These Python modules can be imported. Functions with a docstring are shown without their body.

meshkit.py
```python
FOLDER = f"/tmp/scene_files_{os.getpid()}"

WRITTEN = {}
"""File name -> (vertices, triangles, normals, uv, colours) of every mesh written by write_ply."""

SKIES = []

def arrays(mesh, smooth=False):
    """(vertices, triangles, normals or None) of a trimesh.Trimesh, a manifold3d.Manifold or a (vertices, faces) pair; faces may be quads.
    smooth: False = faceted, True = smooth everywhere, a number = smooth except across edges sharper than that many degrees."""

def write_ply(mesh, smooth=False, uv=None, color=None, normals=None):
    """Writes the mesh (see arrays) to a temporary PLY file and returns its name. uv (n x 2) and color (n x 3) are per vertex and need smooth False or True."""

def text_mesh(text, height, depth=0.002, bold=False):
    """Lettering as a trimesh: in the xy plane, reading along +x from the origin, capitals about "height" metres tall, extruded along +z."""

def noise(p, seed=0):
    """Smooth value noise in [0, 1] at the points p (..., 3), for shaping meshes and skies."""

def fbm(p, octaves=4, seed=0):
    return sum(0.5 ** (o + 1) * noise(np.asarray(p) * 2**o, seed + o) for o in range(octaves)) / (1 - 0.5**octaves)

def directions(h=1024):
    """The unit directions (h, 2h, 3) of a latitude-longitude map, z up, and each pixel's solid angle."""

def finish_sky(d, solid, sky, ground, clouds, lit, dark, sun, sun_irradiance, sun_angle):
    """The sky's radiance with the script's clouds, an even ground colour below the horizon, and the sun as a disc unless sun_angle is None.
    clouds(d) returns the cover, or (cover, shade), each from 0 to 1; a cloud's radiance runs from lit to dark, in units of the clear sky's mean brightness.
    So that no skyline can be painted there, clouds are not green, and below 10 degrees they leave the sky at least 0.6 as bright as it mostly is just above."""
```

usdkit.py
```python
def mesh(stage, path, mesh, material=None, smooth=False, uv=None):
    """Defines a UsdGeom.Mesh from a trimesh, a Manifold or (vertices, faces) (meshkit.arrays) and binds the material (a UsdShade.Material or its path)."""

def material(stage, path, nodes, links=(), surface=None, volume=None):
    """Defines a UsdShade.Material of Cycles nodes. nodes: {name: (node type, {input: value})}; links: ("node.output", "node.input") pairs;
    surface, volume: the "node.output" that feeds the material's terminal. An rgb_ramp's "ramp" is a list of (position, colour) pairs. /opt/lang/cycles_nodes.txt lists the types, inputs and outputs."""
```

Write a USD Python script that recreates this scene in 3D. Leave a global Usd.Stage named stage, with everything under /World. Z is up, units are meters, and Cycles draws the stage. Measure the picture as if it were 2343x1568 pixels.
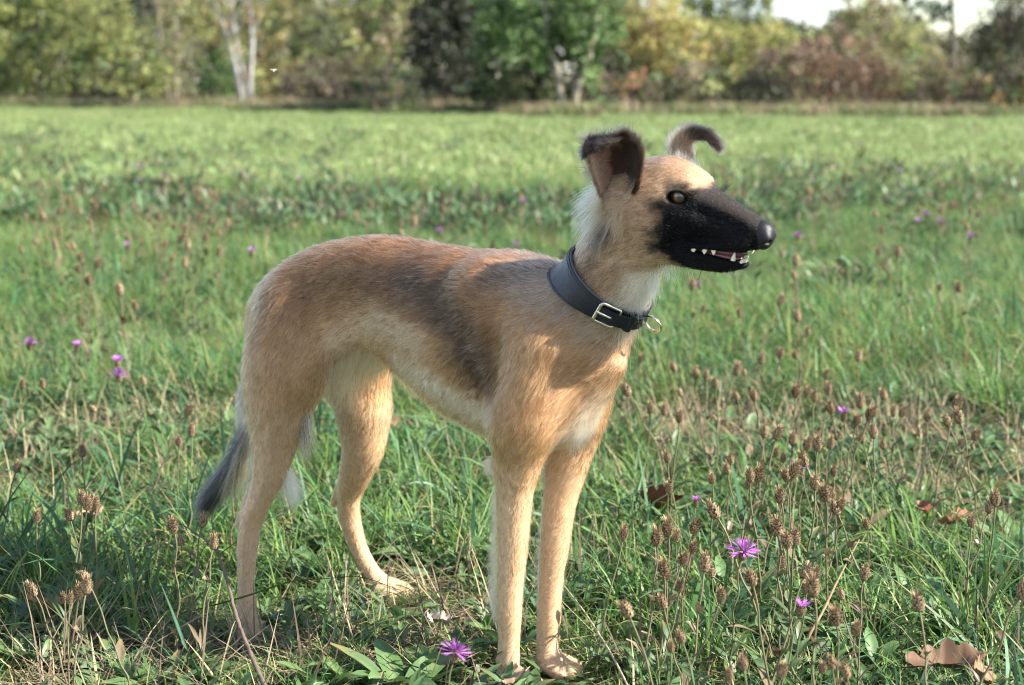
import math
import numpy as np, trimesh, usdkit, meshkit
from scipy.spatial import cKDTree
from scipy.interpolate import PchipInterpolator
from pxr import Usd, UsdGeom, UsdLux, UsdShade, Gf, Sdf, Vt

stage = Usd.Stage.CreateInMemory()
UsdGeom.SetStageUpAxis(stage, UsdGeom.Tokens.z)
UsdGeom.SetStageMetersPerUnit(stage, 1.0)
UsdGeom.Xform.Define(stage, '/World')
UsdGeom.Scope.Define(stage, '/World/Looks')

# ------------------------------------------------------------------ camera, sky, sun, exposure
CAM_H = 0.92                                   # eye height of the crouching photographer
FPX, HORIZON = 4000.0, 185.0                   # lens in units of a 2342 px wide picture, and its horizon row
PITCH = math.atan((784 - HORIZON) / FPX)
cam = UsdGeom.Camera.Define(stage, '/World/camera')
cam.CreateHorizontalApertureAttr(23.6)
cam.CreateFocalLengthAttr(23.6 * FPX / 2342)
cam.CreateFStopAttr(3.4)
cam.CreateFocusDistanceAttr(2.66)
cam.CreateClippingRangeAttr(Gf.Vec2f(0.05, 5000))
cam.CreateExposureAttr(1.75)
cam.AddTranslateOp().Set(Gf.Vec3d(0, 0, CAM_H))
cam.AddRotateXOp().Set(90 - math.degrees(PITCH))

SUN_AZ, SUN_EL = math.radians(108.0), math.radians(36.0)      # azimuth from +y (away from the camera) towards +x (right)
SUN = np.array([math.sin(SUN_AZ) * math.cos(SUN_EL), math.cos(SUN_AZ) * math.cos(SUN_EL), math.sin(SUN_EL)])
usdkit.material(stage, '/World/Looks/sky_light', {
    's': ('sky_texture', {'sky_type': 'single_scattering', 'sun_disc': False, 'sun_elevation': SUN_EL, 'sun_rotation': SUN_AZ, 'aerosol_density': .35}),
    'tc': ('texture_coordinate', {}), 'mp': ('mapping', {'scale': (1.0, 1.0, 2.6)}),
    'n': ('noise_texture', {'scale': 2.6, 'detail': 7.0, 'roughness': 0.58}),
    'r': ('rgb_ramp', {'ramp': [(0.0, (0, 0, 0)), (0.47, (0, 0, 0)), (0.66, (1, 1, 1)), (1.0, (1, 1, 1))]}),
    'm': ('mix_color', {'b': (5.0, 5.8, 7.0), 'use_clamp': False}),
    'b': ('background_shader', {'strength': 0.078})},
    [('tc.generated', 'mp.vector'), ('mp.vector', 'n.vector'), ('n.fac', 'r.fac'), ('r.color', 'm.fac'), ('s.color', 'm.a'), ('m.result', 'b.color')], surface='b.background')
sky = UsdLux.DomeLight.Define(stage, '/World/sky')
UsdShade.MaterialBindingAPI.Apply(sky.GetPrim()).Bind(UsdShade.Material.Get(stage, '/World/Looks/sky_light'))
sky.GetPrim().SetCustomDataByKey('kind', 'structure')
sun = UsdLux.DistantLight.Define(stage, '/World/sun')
sun.CreateIntensityAttr(1.25)
sun.CreateAngleAttr(0.53)
sun.CreateNormalizeAttr(True)
sun.CreateColorAttr(Gf.Vec3f(1.0, 0.95, 0.87))
sun.AddRotateZOp().Set(-math.degrees(SUN_AZ))
sun.AddRotateXOp().Set(-(90 - math.degrees(SUN_EL)))

# ------------------------------------------------------------------ helpers
_used = {}
def numbered(parent, name):
    k = (parent, name)
    n = _used.get(k, 0); _used[k] = n + 1
    return name if n == 0 else f'{name}_{n:03d}'
def keys(p, label=None, category=None, group=None, kind=None):
    for k, v in (('label', label), ('category', category), ('group', group), ('kind', kind)):
        if v: p.SetCustomDataByKey(k, v)
    return p
def place(x, loc=None, rot=None, scale=None):
    if loc is not None: x.AddTranslateOp().Set(Gf.Vec3d(*map(float, loc)))
    if rot is not None: x.AddRotateXYZOp().Set(Gf.Vec3f(*map(float, rot)))
    if scale is not None: x.AddScaleOp().Set(Gf.Vec3f(*([float(scale)] * 3 if np.ndim(scale) == 0 else map(float, scale))))
def thing(name, label=None, category=None, group=None, loc=None, rot=None, scale=None, parent='/World'):
    x = UsdGeom.Xform.Define(stage, parent + '/' + numbered(parent, name))
    place(x, loc, rot, scale)
    keys(x.GetPrim(), label, category, group)
    return str(x.GetPath())
def primvar(g, name, arr, interp='vertex'):
    arr = np.asarray(arr, np.float32)
    UsdGeom.PrimvarsAPI(g).CreatePrimvar(name, Sdf.ValueTypeNames.Color3fArray, interp).Set(Vt.Vec3fArray.FromNumpy(arr))
def obj(name, mesh, mat, parent='/World', tint=None, smooth=True, **kw):
    """one mesh prim; tint = per-vertex colours"""
    path = parent + '/' + numbered(parent, name)
    m = usdkit.mesh(stage, path, mesh, '/World/Looks/' + mat, smooth=smooth)
    if tint is not None: primvar(m, 'tint', tint)
    keys(m.GetPrim(), **kw)
    return path
def copy_of(proto, name, label, category, group, loc, rot=None, scale=None, spin=None):
    x = UsdGeom.Xform.Define(stage, '/World/' + numbered('/World', name))
    place(x, loc, rot, None if spin is not None else scale)
    if spin is not None:
        x.AddRotateZOp(opSuffix='spin').Set(float(spin)); x.AddScaleOp().Set(Gf.Vec3f(float(scale)))
    x.GetPrim().GetReferences().AddInternalReference(proto)
    x.GetPrim().SetInstanceable(True)
    keys(x.GetPrim(), label, category, group)
    return x
def curves(name, pts, width, tint, mat, parent, kind=None, label=None):
    """pts (n, k, 3) strands, width (n, k) or (k,), tint (n, k, 3)"""
    n, k = pts.shape[:2]
    c = UsdGeom.BasisCurves.Define(stage, parent + '/' + numbered(parent, name))
    c.CreateTypeAttr('cubic'); c.CreateBasisAttr('catmullRom'); c.CreateWrapAttr('pinned')
    c.CreateCurveVertexCountsAttr(Vt.IntArray.FromNumpy(np.full(n, k, np.int32)))
    c.CreatePointsAttr(Vt.Vec3fArray.FromNumpy(pts.reshape(-1, 3).astype(np.float32)))
    c.CreateWidthsAttr(Vt.FloatArray.FromNumpy(np.broadcast_to(width, (n, k)).astype(np.float32).ravel())); c.SetWidthsInterpolation('vertex')
    primvar(c, 'tint', np.broadcast_to(tint, (n, k, 3)).reshape(-1, 3))
    UsdShade.MaterialBindingAPI.Apply(c.GetPrim()).Bind(UsdShade.Material.Get(stage, '/World/Looks/' + mat))
    keys(c.GetPrim(), label=label, kind=kind)
    return str(c.GetPath())
def simple(name, color, rough=0.6, **kw):
    usdkit.material(stage, '/World/Looks/' + name, {'p': ('principled_bsdf', {'base_color': color, 'roughness': rough, **kw})}, [], surface='p.BSDF')
def tinted(name, rough=0.6, translucent=0.0, **kw):
    """colour from the mesh's own vertices; leaves let some light through"""
    nodes = {'a': ('attribute', {'attribute': 'tint'}), 'p': ('principled_bsdf', {'roughness': rough, **kw})}
    links = [('a.color', 'p.base_color')]
    out = 'p.BSDF'
    if translucent:
        nodes |= {'t': ('translucent_bsdf', {}), 'm': ('mix_closure', {'fac': translucent})}
        links += [('a.color', 't.color'), ('p.BSDF', 'm.closure1'), ('t.BSDF', 'm.closure2')]
        out = 'm.closure'
    usdkit.material(stage, '/World/Looks/' + name, nodes, links, surface=out)
# sight lines of the photograph: where the line through picture point (u, v) meets a plane
_fw = np.array([0, math.cos(PITCH), -math.sin(PITCH)]); _up = np.array([0, math.sin(PITCH), math.cos(PITCH)]); EYE = np.array([0, 0, CAM_H])
def ray(u, v): return _fw + (u - 1171) / FPX * np.array([1.0, 0, 0]) + (784 - v) / FPX * _up
def at_height(u, v, z=0.0): d = ray(u, v); return EYE + d * ((z - CAM_H) / d[2])
def at_depth(u, v, y): d = ray(u, v); return EYE + d * (y / d[1])
def smoothstep(x, a, b): t = np.clip((np.asarray(x, float) - a) / (b - a), 0, 1); return t * t * (3 - 2 * t)
# ================================================================== ground
rg = np.random.default_rng(11)
def ground_z(x, y):
    p = np.stack([np.asarray(x, float), np.asarray(y, float), np.zeros(np.shape(x))], -1)
    near = np.exp(-(np.hypot(x, np.asarray(y) - 3) / 6) ** 2)
    return (meshkit.fbm(p * 1.7, 3, 2) - .5) * .05 * np.clip(np.hypot(np.asarray(x) + .15, np.asarray(y) - 2.77) - .35, 0, .6) + (meshkit.fbm(p * .12, 2, 8) - .5) * .25 * smoothstep(y, 6, 25)
gx = np.unique(np.concatenate([np.linspace(-600, -40, 15), np.linspace(-40, -6, 30), np.linspace(-6, 6, 120), np.linspace(6, 40, 30), np.linspace(40, 600, 15)]))
gy = np.unique(np.concatenate([np.linspace(-300, -5, 12), np.linspace(-5, 1.5, 12), np.linspace(1.5, 8, 90), np.linspace(8, 80, 60), np.linspace(80, 900, 15)]))
GX, GY = np.meshgrid(gx, gy, indexing='ij')
i, j = np.meshgrid(np.arange(len(gx) - 1), np.arange(len(gy) - 1), indexing='ij'); n_ = len(gy)
usdkit.material(stage, '/World/Looks/soil', {'g': ('geometry', {}), 'n': ('noise_texture', {'scale': 9.0, 'detail': 8.0, 'roughness': .65}), 'n2': ('noise_texture', {'scale': 1.3, 'detail': 4.0}),
    'r': ('rgb_ramp', {'ramp': [(.3, (.035, .026, .016)), (.5, (.085, .065, .04)), (.7, (.17, .14, .09))]}), 'r2': ('rgb_ramp', {'ramp': [(.4, (0, 0, 0)), (.6, (1, 1, 1))]}),
    'mx': ('mix_color', {'b': (.055, .075, .025)}), 'bm': ('bump', {'strength': .8, 'distance': .02}), 'p': ('principled_bsdf', {'roughness': .95, 'specular_ior_level': .1})},
    [('g.position', 'n.vector'), ('g.position', 'n2.vector'), ('n.fac', 'r.fac'), ('n2.fac', 'r2.fac'), ('r2.color', 'mx.fac'), ('r.color', 'mx.a'), ('mx.result', 'p.base_color'), ('n.fac', 'bm.height'), ('bm.normal', 'p.normal')], surface='p.BSDF')
obj('ground', (np.stack([GX, GY, ground_z(GX, GY)], -1).reshape(-1, 3), np.stack([i * n_ + j, (i + 1) * n_ + j, (i + 1) * n_ + j + 1, i * n_ + j + 1], -1).reshape(-1, 4)), 'soil', kind='structure')

# ================================================================== grass
tinted('grass_blade', rough=.45, translucent=.40, specular_ior_level=.3)
tinted('dry_matter', rough=.75, translucent=.12, specular_ior_level=.2)
tinted('weed_leaf', rough=.45, translucent=.28, specular_ior_level=.4)
def blades(n, spread, length, width, lean, droop, cols, seed, tipdry=.0, seg=5, flat=False, wscale=1.0):
    """n blades of grass as tapered, bent strips: (vertices, triangles, colours)"""
    r = np.random.default_rng(seed)
    az = r.uniform(0, 2 * np.pi, n); rad = spread * np.sqrt(r.uniform(0, 1, n)); a2 = r.uniform(0, 2 * np.pi, n)
    base = np.stack([rad * np.cos(a2), rad * np.sin(a2), np.full(n, -.004)], 1)
    L = r.uniform(*length, n); W = r.uniform(*width, n) * wscale
    d = np.stack([np.cos(az), np.sin(az), np.zeros(n)], 1); sd = np.stack([-np.sin(az), np.cos(az), np.zeros(n)], 1)
    tw = r.normal(0, .5, n); sd = sd * np.cos(tw)[:, None] + np.array([0, 0, 1.0]) * np.sin(tw)[:, None] * (.9 if not flat else .3)
    th0 = np.abs(r.normal(lean, lean * .5, n)); bend = np.abs(r.normal(droop, droop * .5, n))
    t = np.linspace(0, 1, seg + 1); pts = np.zeros((n, seg + 1, 3)); pts[:, 0] = base
    for k in range(seg):
        th = np.clip(th0 + bend * t[k + 1] ** 1.5, 0, 2.2 if not flat else 1.75)
        pts[:, k + 1] = pts[:, k] + (L / seg)[:, None] * (d * np.sin(th)[:, None] + np.array([0, 0, 1.0]) * np.cos(th)[:, None])
    pts[..., 2] = np.maximum(pts[..., 2], .002 + .012 * r.random((n, 1)) * t[None])
    w = W[:, None] * np.clip(1.15 * (1 - t ** 1.8), 0.02, 1)[None] * np.minimum(1, .6 + 2 * t)[None]
    A = pts - sd[:, None] * w[..., None] / 2; B = pts + sd[:, None] * w[..., None] / 2
    V = np.stack([A, B], 2).reshape(-1, 3)
    ci = r.integers(0, len(cols), n); c = np.array(cols)[ci] * np.exp(r.normal(0, .18, (n, 1)))
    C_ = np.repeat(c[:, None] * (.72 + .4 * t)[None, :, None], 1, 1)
    if tipdry:
        m = (r.random(n) < tipdry)[:, None] * smoothstep(t, .45, .9)[None]
        C_ = C_ + (np.array([.30, .23, .11]) - C_) * m[..., None]
    C_ = np.repeat(C_, 2, 1).reshape(-1, 3)
    k = np.arange(seg); q = np.stack([2 * k, 2 * k + 1, 2 * k + 3, 2 * k + 2], -1)
    f = (q[None] + (np.arange(n) * 2 * (seg + 1))[:, None, None]).reshape(-1, 4)
    return V, np.vstack([f[:, [0, 1, 2]], f[:, [0, 2, 3]]]), C_
def merge(*ms):
    o = 0; V, F_, C_ = [], [], []
    for v, f, c in ms: V.append(v); F_.append(np.asarray(f) + o); C_.append(c); o += len(v)
    return np.vstack(V), np.vstack(F_), np.vstack(C_)
G1, G2, G3, G4 = (.120, .220, .058), (.085, .178, .054), (.175, .275, .066), (.072, .165, .078)
YEL, STRAW, BUFF = (.26, .24, .075), (.36, .29, .165), (.25, .195, .125)
def scatter(name, protos, mat, pos, yaw, scale, idx, tilt=.12, label=None, seed=0, kind='stuff'):
    path = '/World/' + numbered('/World', name)
    pi = UsdGeom.PointInstancer.Define(stage, path); r = np.random.default_rng(seed)
    for k, (v, f, c) in enumerate(protos):
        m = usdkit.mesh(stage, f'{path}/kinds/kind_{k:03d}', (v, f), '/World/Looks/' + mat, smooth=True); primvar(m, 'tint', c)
        pi.CreatePrototypesRel().AddTarget(f'{path}/kinds/kind_{k:03d}')
    n = len(pos); q = np.zeros((n, 4))
    ta, tb = r.normal(0, tilt, n), r.uniform(0, 2 * np.pi, n)
    ch, sh = np.cos(ta / 2), np.sin(ta / 2); cy, sy = np.cos(yaw / 2), np.sin(yaw / 2)
    ax_, ay_ = sh * np.cos(tb), sh * np.sin(tb)
    q = np.stack([ch * cy, ax_ * cy + ay_ * sy, ay_ * cy - ax_ * sy, ch * sy], 1)
    pi.CreatePositionsAttr(Vt.Vec3fArray.FromNumpy(pos.astype(np.float32)))
    pi.CreateOrientationsAttr(Vt.QuathArray([Gf.Quath(float(a), float(b), float(c_), float(d_)) for a, b, c_, d_ in q]))
    s = np.asarray(scale, np.float32); s = np.repeat(s[:, None], 3, 1) if s.ndim == 1 else s
    pi.CreateScalesAttr(Vt.Vec3fArray.FromNumpy(np.ascontiguousarray(s)))
    pi.CreateProtoIndicesAttr(Vt.IntArray.FromNumpy(np.asarray(idx, np.int32)))
    keys(pi.GetPrim(), label=label, kind=kind, category='grass')
    return pi
def field(n, y0, y1, seed, margin=.35, power=1.0):
    r = np.random.default_rng(seed)
    u = r.random(n); a, b_ = .31, margin                       # half-width a*y+b, uniform over the trapezoid
    A0, A1 = a * y0 ** 2 / 2 + b_ * y0, a * y1 ** 2 / 2 + b_ * y1
    T = A0 + u ** power * (A1 - A0); y = (-b_ + np.sqrt(b_ * b_ + 2 * a * T)) / a
    x = r.uniform(-1, 1, n) * (a * y + b_)
    return np.stack([x, y, ground_z(x, y)], 1), r
FEET = np.array([[-.010, 2.58], [.056, 2.65], [-.446, 2.83], [-.222, 3.06], [-.008, 2.48], [.054, 2.55], [-.43, 2.73], [-.215, 2.96], [-.16, 3.0], [-.18, 2.97], [-.14, 2.95]])
# patches of flattened dry litter seen in the photograph, and the leafy ones
LITTER = np.array([[*at_height(u, v)[:2], r] for u, v, r in ((330, 1010, .22), (480, 960, .18), (150, 1060, .12), (1020, 1410, .14), (1480, 1000, .25), (1560, 1080, .2), (1800, 1010, .3), (1660, 960, .25), (1330, 1330, .12), (430, 1130, .12), (2050, 1150, .2), (1000, 1500, .12), (250, 1540, .2), (600, 1500, .15), (2150, 1010, .3), (1900, 1240, .15))])
def litter(P):
    d = np.min(np.linalg.norm(P[:, None, :2] - LITTER[None, :, :2], axis=2) / LITTER[None, :, 2], axis=1)
    return np.clip(1.35 - d, 0, 1)
def lush(P, s=1.3, seed=5): return smoothstep(meshkit.fbm(np.c_[P[:, :2] * s, np.zeros(len(P))], 3, seed), .36, .62)
# --- near meadow
fresh = [blades(34, .050, (.05, .13), (.0022, .0042), .35, .9, (G1, G1, G3, G2), 100 + k, tipdry=.12) for k in range(5)]
tall = [blades(20, .035, (.10, .21), (.0025, .0050), .40, 1.0, (G1, G4, G2, G3), 120 + k, tipdry=.2) for k in range(4)]
broad = [blades(12, .03, (.10, .24), (.005, .0085), .55, 1.1, (G4, G2, (.075, .155, .075)), 140 + k, tipdry=.2, seg=7) for k in range(3)]
turf = [blades(44, .055, (.03, .08), (.0018, .0034), .55, .9, (G1, G2, G3, G2, YEL), 160 + k) for k in range(4)]
P, r = field(8600, 2.05, 7.5, 21, margin=1.15, power=1.05)
li = litter(P); lu = lush(P)
near_foot = np.min(np.linalg.norm(P[:, None, :2] - FEET[None], axis=2), axis=1)
front = (P[:, 1] < 2.62)
kind_r = r.random(len(P))
keep = (r.random(len(P)) > li * .80)
P, lu, near_foot, kind_r, front = P[keep], lu[keep], near_foot[keep], kind_r[keep], front[keep]
protos = fresh + tall + broad + turf
idx = np.where(kind_r < .46, r.integers(0, 5, len(P)), np.where(kind_r < .55, r.integers(5, 9, len(P)), np.where(kind_r < .65, r.integers(9, 12, len(P)), r.integers(12, 16, len(P)))))
low = (near_foot < .10) | (lu < .35)
idx = np.where(low & (idx < 12), r.integers(12, 16, len(P)), idx)
idx = np.where((near_foot < .16) & (idx >= 5) & (idx < 12), r.integers(0, 5, len(P)), idx)
sc = r.uniform(.75, 1.2, len(P)) * (.75 + .45 * lu); sc = np.where(front & (idx < 12), sc * .7, sc); sc = np.where(near_foot < .2, sc * .65, sc)
gone = near_foot < .038
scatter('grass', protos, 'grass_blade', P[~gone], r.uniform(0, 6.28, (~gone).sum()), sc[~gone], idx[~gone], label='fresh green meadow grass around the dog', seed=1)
# --- dry litter and straw
dry = [blades(30, .07, (.05, .17), (.0016, .0036), 1.35, .3, (STRAW, BUFF, STRAW, (.17, .13, .09)), 200 + k, flat=True, seg=3) for k in range(4)]
stand = [blades(10, .04, (.08, .20), (.0014, .0026), .35, .35, (STRAW, (.42, .35, .22)), 220 + k, seg=3) for k in range(2)]
P, r = field(9000, 2.05, 6.5, 22, margin=1.15, power=1.05); li = litter(P); keep = r.random(len(P)) < .12 + .62 * li; P, li = P[keep], li[keep]
idx = np.where(r.random(len(P)) < .03 + .05 * li, r.integers(4, 6, len(P)), r.integers(0, 4, len(P)))
nf_d = np.min(np.linalg.norm(P[:, None, :2] - FEET[None], axis=2), axis=1); keep = ~((nf_d < .10) & (idx > 3)); P, idx = P[keep], idx[keep]
P[:, 2] += r.uniform(0, .014, len(P))
scatter('dry_grass', dry + stand, 'dry_matter', P, r.uniform(0, 6.28, len(P)), r.uniform(.7, 1.25, len(P)), idx, label='dry straw litter lying between the green blades', seed=2)
# --- middle distance: bigger clumps
mid = [blades(70, .12, (.08, .20), (.004, .007), .40, .9, (G2, G2, G1, G4), 300 + k, tipdry=.15, seg=4) for k in range(4)] + [blades(30, .10, (.12, .24), (.004, .007), .35, .8, (G3, G1, YEL), 310 + k, tipdry=.2, seg=4) for k in range(2)] + [blades(45, .12, (.08, .2), (.004, .006), .9, .6, (STRAW, BUFF, YEL), 320 + k, seg=3) for k in range(2)]
P, r = field(12000, 4.8, 16, 23, margin=2.5, power=1.15); lu = lush(P, .5, 6)
kr = r.random(len(P)); idx = np.where(kr < .68, r.integers(0, 4, len(P)), np.where(kr < .84, r.integers(4, 6, len(P)), r.integers(6, 8, len(P))))
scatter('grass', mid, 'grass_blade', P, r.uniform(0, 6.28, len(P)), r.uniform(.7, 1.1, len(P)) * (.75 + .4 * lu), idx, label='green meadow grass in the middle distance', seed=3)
# --- the far field: short, pale, sunlit
FG = ((.23, .31, .105), (.27, .335, .12), (.19, .285, .10), (.32, .33, .16))
far = [blades(150, .55, (.06, .14), (.012, .022), .5, .8, FG, 400 + k, seg=3) for k in range(5)]
P, r = field(13500, 14.5, 66, 24, margin=8, power=1.35)
scatter('grass', far, 'grass_blade', P, r.uniform(0, 6.28, len(P)), r.uniform(.8, 1.25, len(P)), r.integers(0, 5, len(P)), label='pale sunlit grass of the far field', seed=4)
# ================================================================== the edge of the wood
tinted('tree_leaf', rough=.5, translucent=.42, specular_ior_level=.3)
tinted('bark', rough=.85, specular_ior_level=.15)
def leaves(centres, radii, per, size, cols, seed, clump_var=.28, leaf_var=.22):
    """leaf-sized faces in clumps"""
    r = np.random.default_rng(seed); n = len(centres)
    k = np.repeat(np.arange(n), per); m = len(k)
    d = r.normal(0, 1, (m, 3)); d /= np.linalg.norm(d, axis=1, keepdims=True)
    c = centres[k] + d * (np.asarray(radii)[k] * r.uniform(.15, 1, m) ** .6)[:, None] * [1, 1, .8]
    a = r.normal(0, 1, (m, 3)); a /= np.linalg.norm(a, axis=1, keepdims=True); b = np.cross(a, r.normal(0, 1, (m, 3))); b /= np.linalg.norm(b, axis=1, keepdims=True)
    s = size * r.uniform(.6, 1.35, (m, 1))
    V = np.stack([c - a * s * .5, c + b * s * .28, c + a * s * .5, c - b * s * .28], 1).reshape(-1, 3)
    base = np.array(cols)[r.integers(0, len(cols), n)] * np.exp(r.normal(0, clump_var, (n, 1)))
    col = base[k] * np.exp(r.normal(0, leaf_var, (m, 1))); alt = r.random(m) < .22; col[alt] = np.array(cols)[r.integers(0, len(cols), alt.sum())]
    f = np.arange(m)[:, None] * 4 + np.array([[0, 1, 2, 3]])
    return V, np.vstack([f[:, [0, 1, 2]], f[:, [0, 2, 3]]]), np.repeat(col, 4, 0)
def limb(pts, r0, r1, sides=7, wob=.0, seed=0):
    pts = np.array(pts, float); t = np.linspace(0, 1, len(pts)); q = np.linspace(0, 1, max(6, 3 * len(pts)))
    P = PchipInterpolator(t, pts)(q) + np.random.default_rng(seed).normal(0, wob, (len(q), 3)) * (q > .05)[:, None]
    tg = np.gradient(P, axis=0); tg /= np.linalg.norm(tg, axis=1, keepdims=True)
    a = np.cross(tg, [.1, 1.0, .2]); a /= np.linalg.norm(a, axis=1, keepdims=True); b = np.cross(tg, a)
    an = np.linspace(0, 2 * np.pi, sides, endpoint=False); rr = r0 + (r1 - r0) * q
    V = (P[:, None] + rr[:, None, None] * (np.cos(an)[None, :, None] * a[:, None] + np.sin(an)[None, :, None] * b[:, None])).reshape(-1, 3)
    i, j = np.meshgrid(np.arange(len(q) - 1), np.arange(sides), indexing='ij')
    f = np.stack([i * sides + j, i * sides + (j + 1) % sides, (i + 1) * sides + (j + 1) % sides, (i + 1) * sides + j], -1).reshape(-1, 4)
    return V, np.vstack([f[:, [0, 1, 2]], f[:, [0, 2, 3]]])
_ts = [5000]
def woody(name, label, cat, uv, depth, blobs, cols, leaf=.12, per=42, dens=1.0, trunk=None, bark=(.10, .085, .07), trunks=None, group=None, stems=5, hollow=.55, twig=True):
    """a tree or bush. blobs: (du, v, ru, rv) ellipses of the crown as seen, in picture units around uv's column; depth in metres"""
    _ts[0] += 1; sd = _ts[0]; r = np.random.default_rng(sd); s = depth / FPX
    x0 = (uv - 1171) * s; gz = float(ground_z(np.array([x0]), np.array([depth]))[0])
    t = thing(name, label, cat, group, loc=(x0, depth, gz))
    zz = lambda v: CAM_H - gz - (v - HORIZON) * s
    cen, rad = [], []
    for du, v, ru, rv in blobs:
        R_ = np.array([ru * s, .75 * (ru + rv) / 2 * s + .3, rv * s]); n = max(6, int(dens * 8.5 * R_[0] * R_[2] / .22))
        d = r.normal(0, 1, (n, 3)); d /= np.linalg.norm(d, axis=1, keepdims=True); rr = r.uniform(hollow, 1.0, n) ** .7
        cen.append(np.array([du * s, 0, zz(v)]) + d * rr[:, None] * R_ * (1 + .25 * r.normal(0, 1, (n, 1)) * .6)); rad.append(r.uniform(.16, .42, n) * (.6 + .5 * min(1, R_[2])))
    cen, rad = np.vstack(cen), np.concatenate(rad); ok = cen[:, 2] > .02; cen, rad = cen[ok], rad[ok]
    v, f, c = leaves(cen, rad, per, leaf, cols, sd); v[:, 2] = np.maximum(v[:, 2], .02)
    if trunks is None:
        top = cen[:, 2].max() * .8
        trunks = []
        for k in range(stems):
            g = cen[r.integers(len(cen))]
            trunks.append(([(r.normal(0, .25), r.normal(0, .15), -.05), (g[0] * .35, g[1] * .3, g[2] * .45), (g[0], g[1], min(g[2], top))], r.uniform(.03, .06), .012))
    ms = []
    for k, (pts, r0, r1) in enumerate(trunks):
        vv, ff = limb(pts, r0, r1, seed=sd + k, wob=.02)
        nz = meshkit.noise(vv * [6, 6, 3], sd)[:, None]
        ms.append((vv, ff, np.tile(np.array(bark), (len(vv), 1)) * (.6 + .8 * nz)))
    if len(ms) == 1 or not trunk: obj('stems' if len(ms) > 3 else 'trunk', merge(*ms)[:2], 'bark', t, tint=merge(*ms)[2])
    else:
        for m in ms: obj('trunk', m[:2], 'bark', t, tint=m[2])
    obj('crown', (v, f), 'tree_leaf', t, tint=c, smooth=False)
    return t
OLIVE, YG, DKG, MIDG, BRIGHT, GOLD, RUST, BRN, GREY = (.25, .27, .11), (.34, .36, .125), (.068, .092, .052), (.125, .185, .08), (.175, .255, .095), (.42, .37, .14), (.27, .165, .115), (.185, .155, .115), (.23, .225, .165)
ORANGE, RED_L, PINKB = (.34, .22, .09), (.38, .13, .09), (.26, .195, .15)
# left to right
woody('hedge_bush', 'big yellow-green rounded bush filling the left end of the hedge', 'bush', 90, 58, [(0, 90, 170, 150), (-110, 20, 120, 150), (60, -60, 140, 130)], [OLIVE, YG, YG, MIDG], .13, dens=1.25)
woody('hedge_bush', 'drooping olive bush right of the big yellow-green bush', 'bush', 285, 56, [(0, 135, 110, 95), (-60, 60, 90, 90), (50, 170, 70, 55)], [OLIVE, YG, MIDG, (.17, .165, .06)], .12, dens=1.3)
woody('conifer', 'dark conifer showing through the gap above the olive bush', 'tree', 315, 74, [(0, 10, 75, 90), (0, -120, 50, 90)], [DKG, (.018, .03, .018)], .16, dens=1.5, trunks=[([(0, 0, -.1), (0, 0, 3), (.1, 0, 7)], .16, .04)])
woody('bare_tree', 'thin brownish tree with sparse leaves between olive bush and birches', 'tree', 395, 60, [(0, 70, 60, 100), (30, 150, 60, 70), (0, -60, 70, 80)], [GREY, BRN, OLIVE], .10, dens=.8, trunks=[([(0, 0, -.1), (-.2, 0, 2), (-.5, 0, 5.5)], .08, .03), ([(.2, 0, -.1), (.3, 0, 2), (.1, 0, 5)], .05, .02), ([(-.3, .1, -.1), (-.1, 0, 1.5), (.5, 0, 4)], .04, .015)], bark=(.22, .19, .15))
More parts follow.
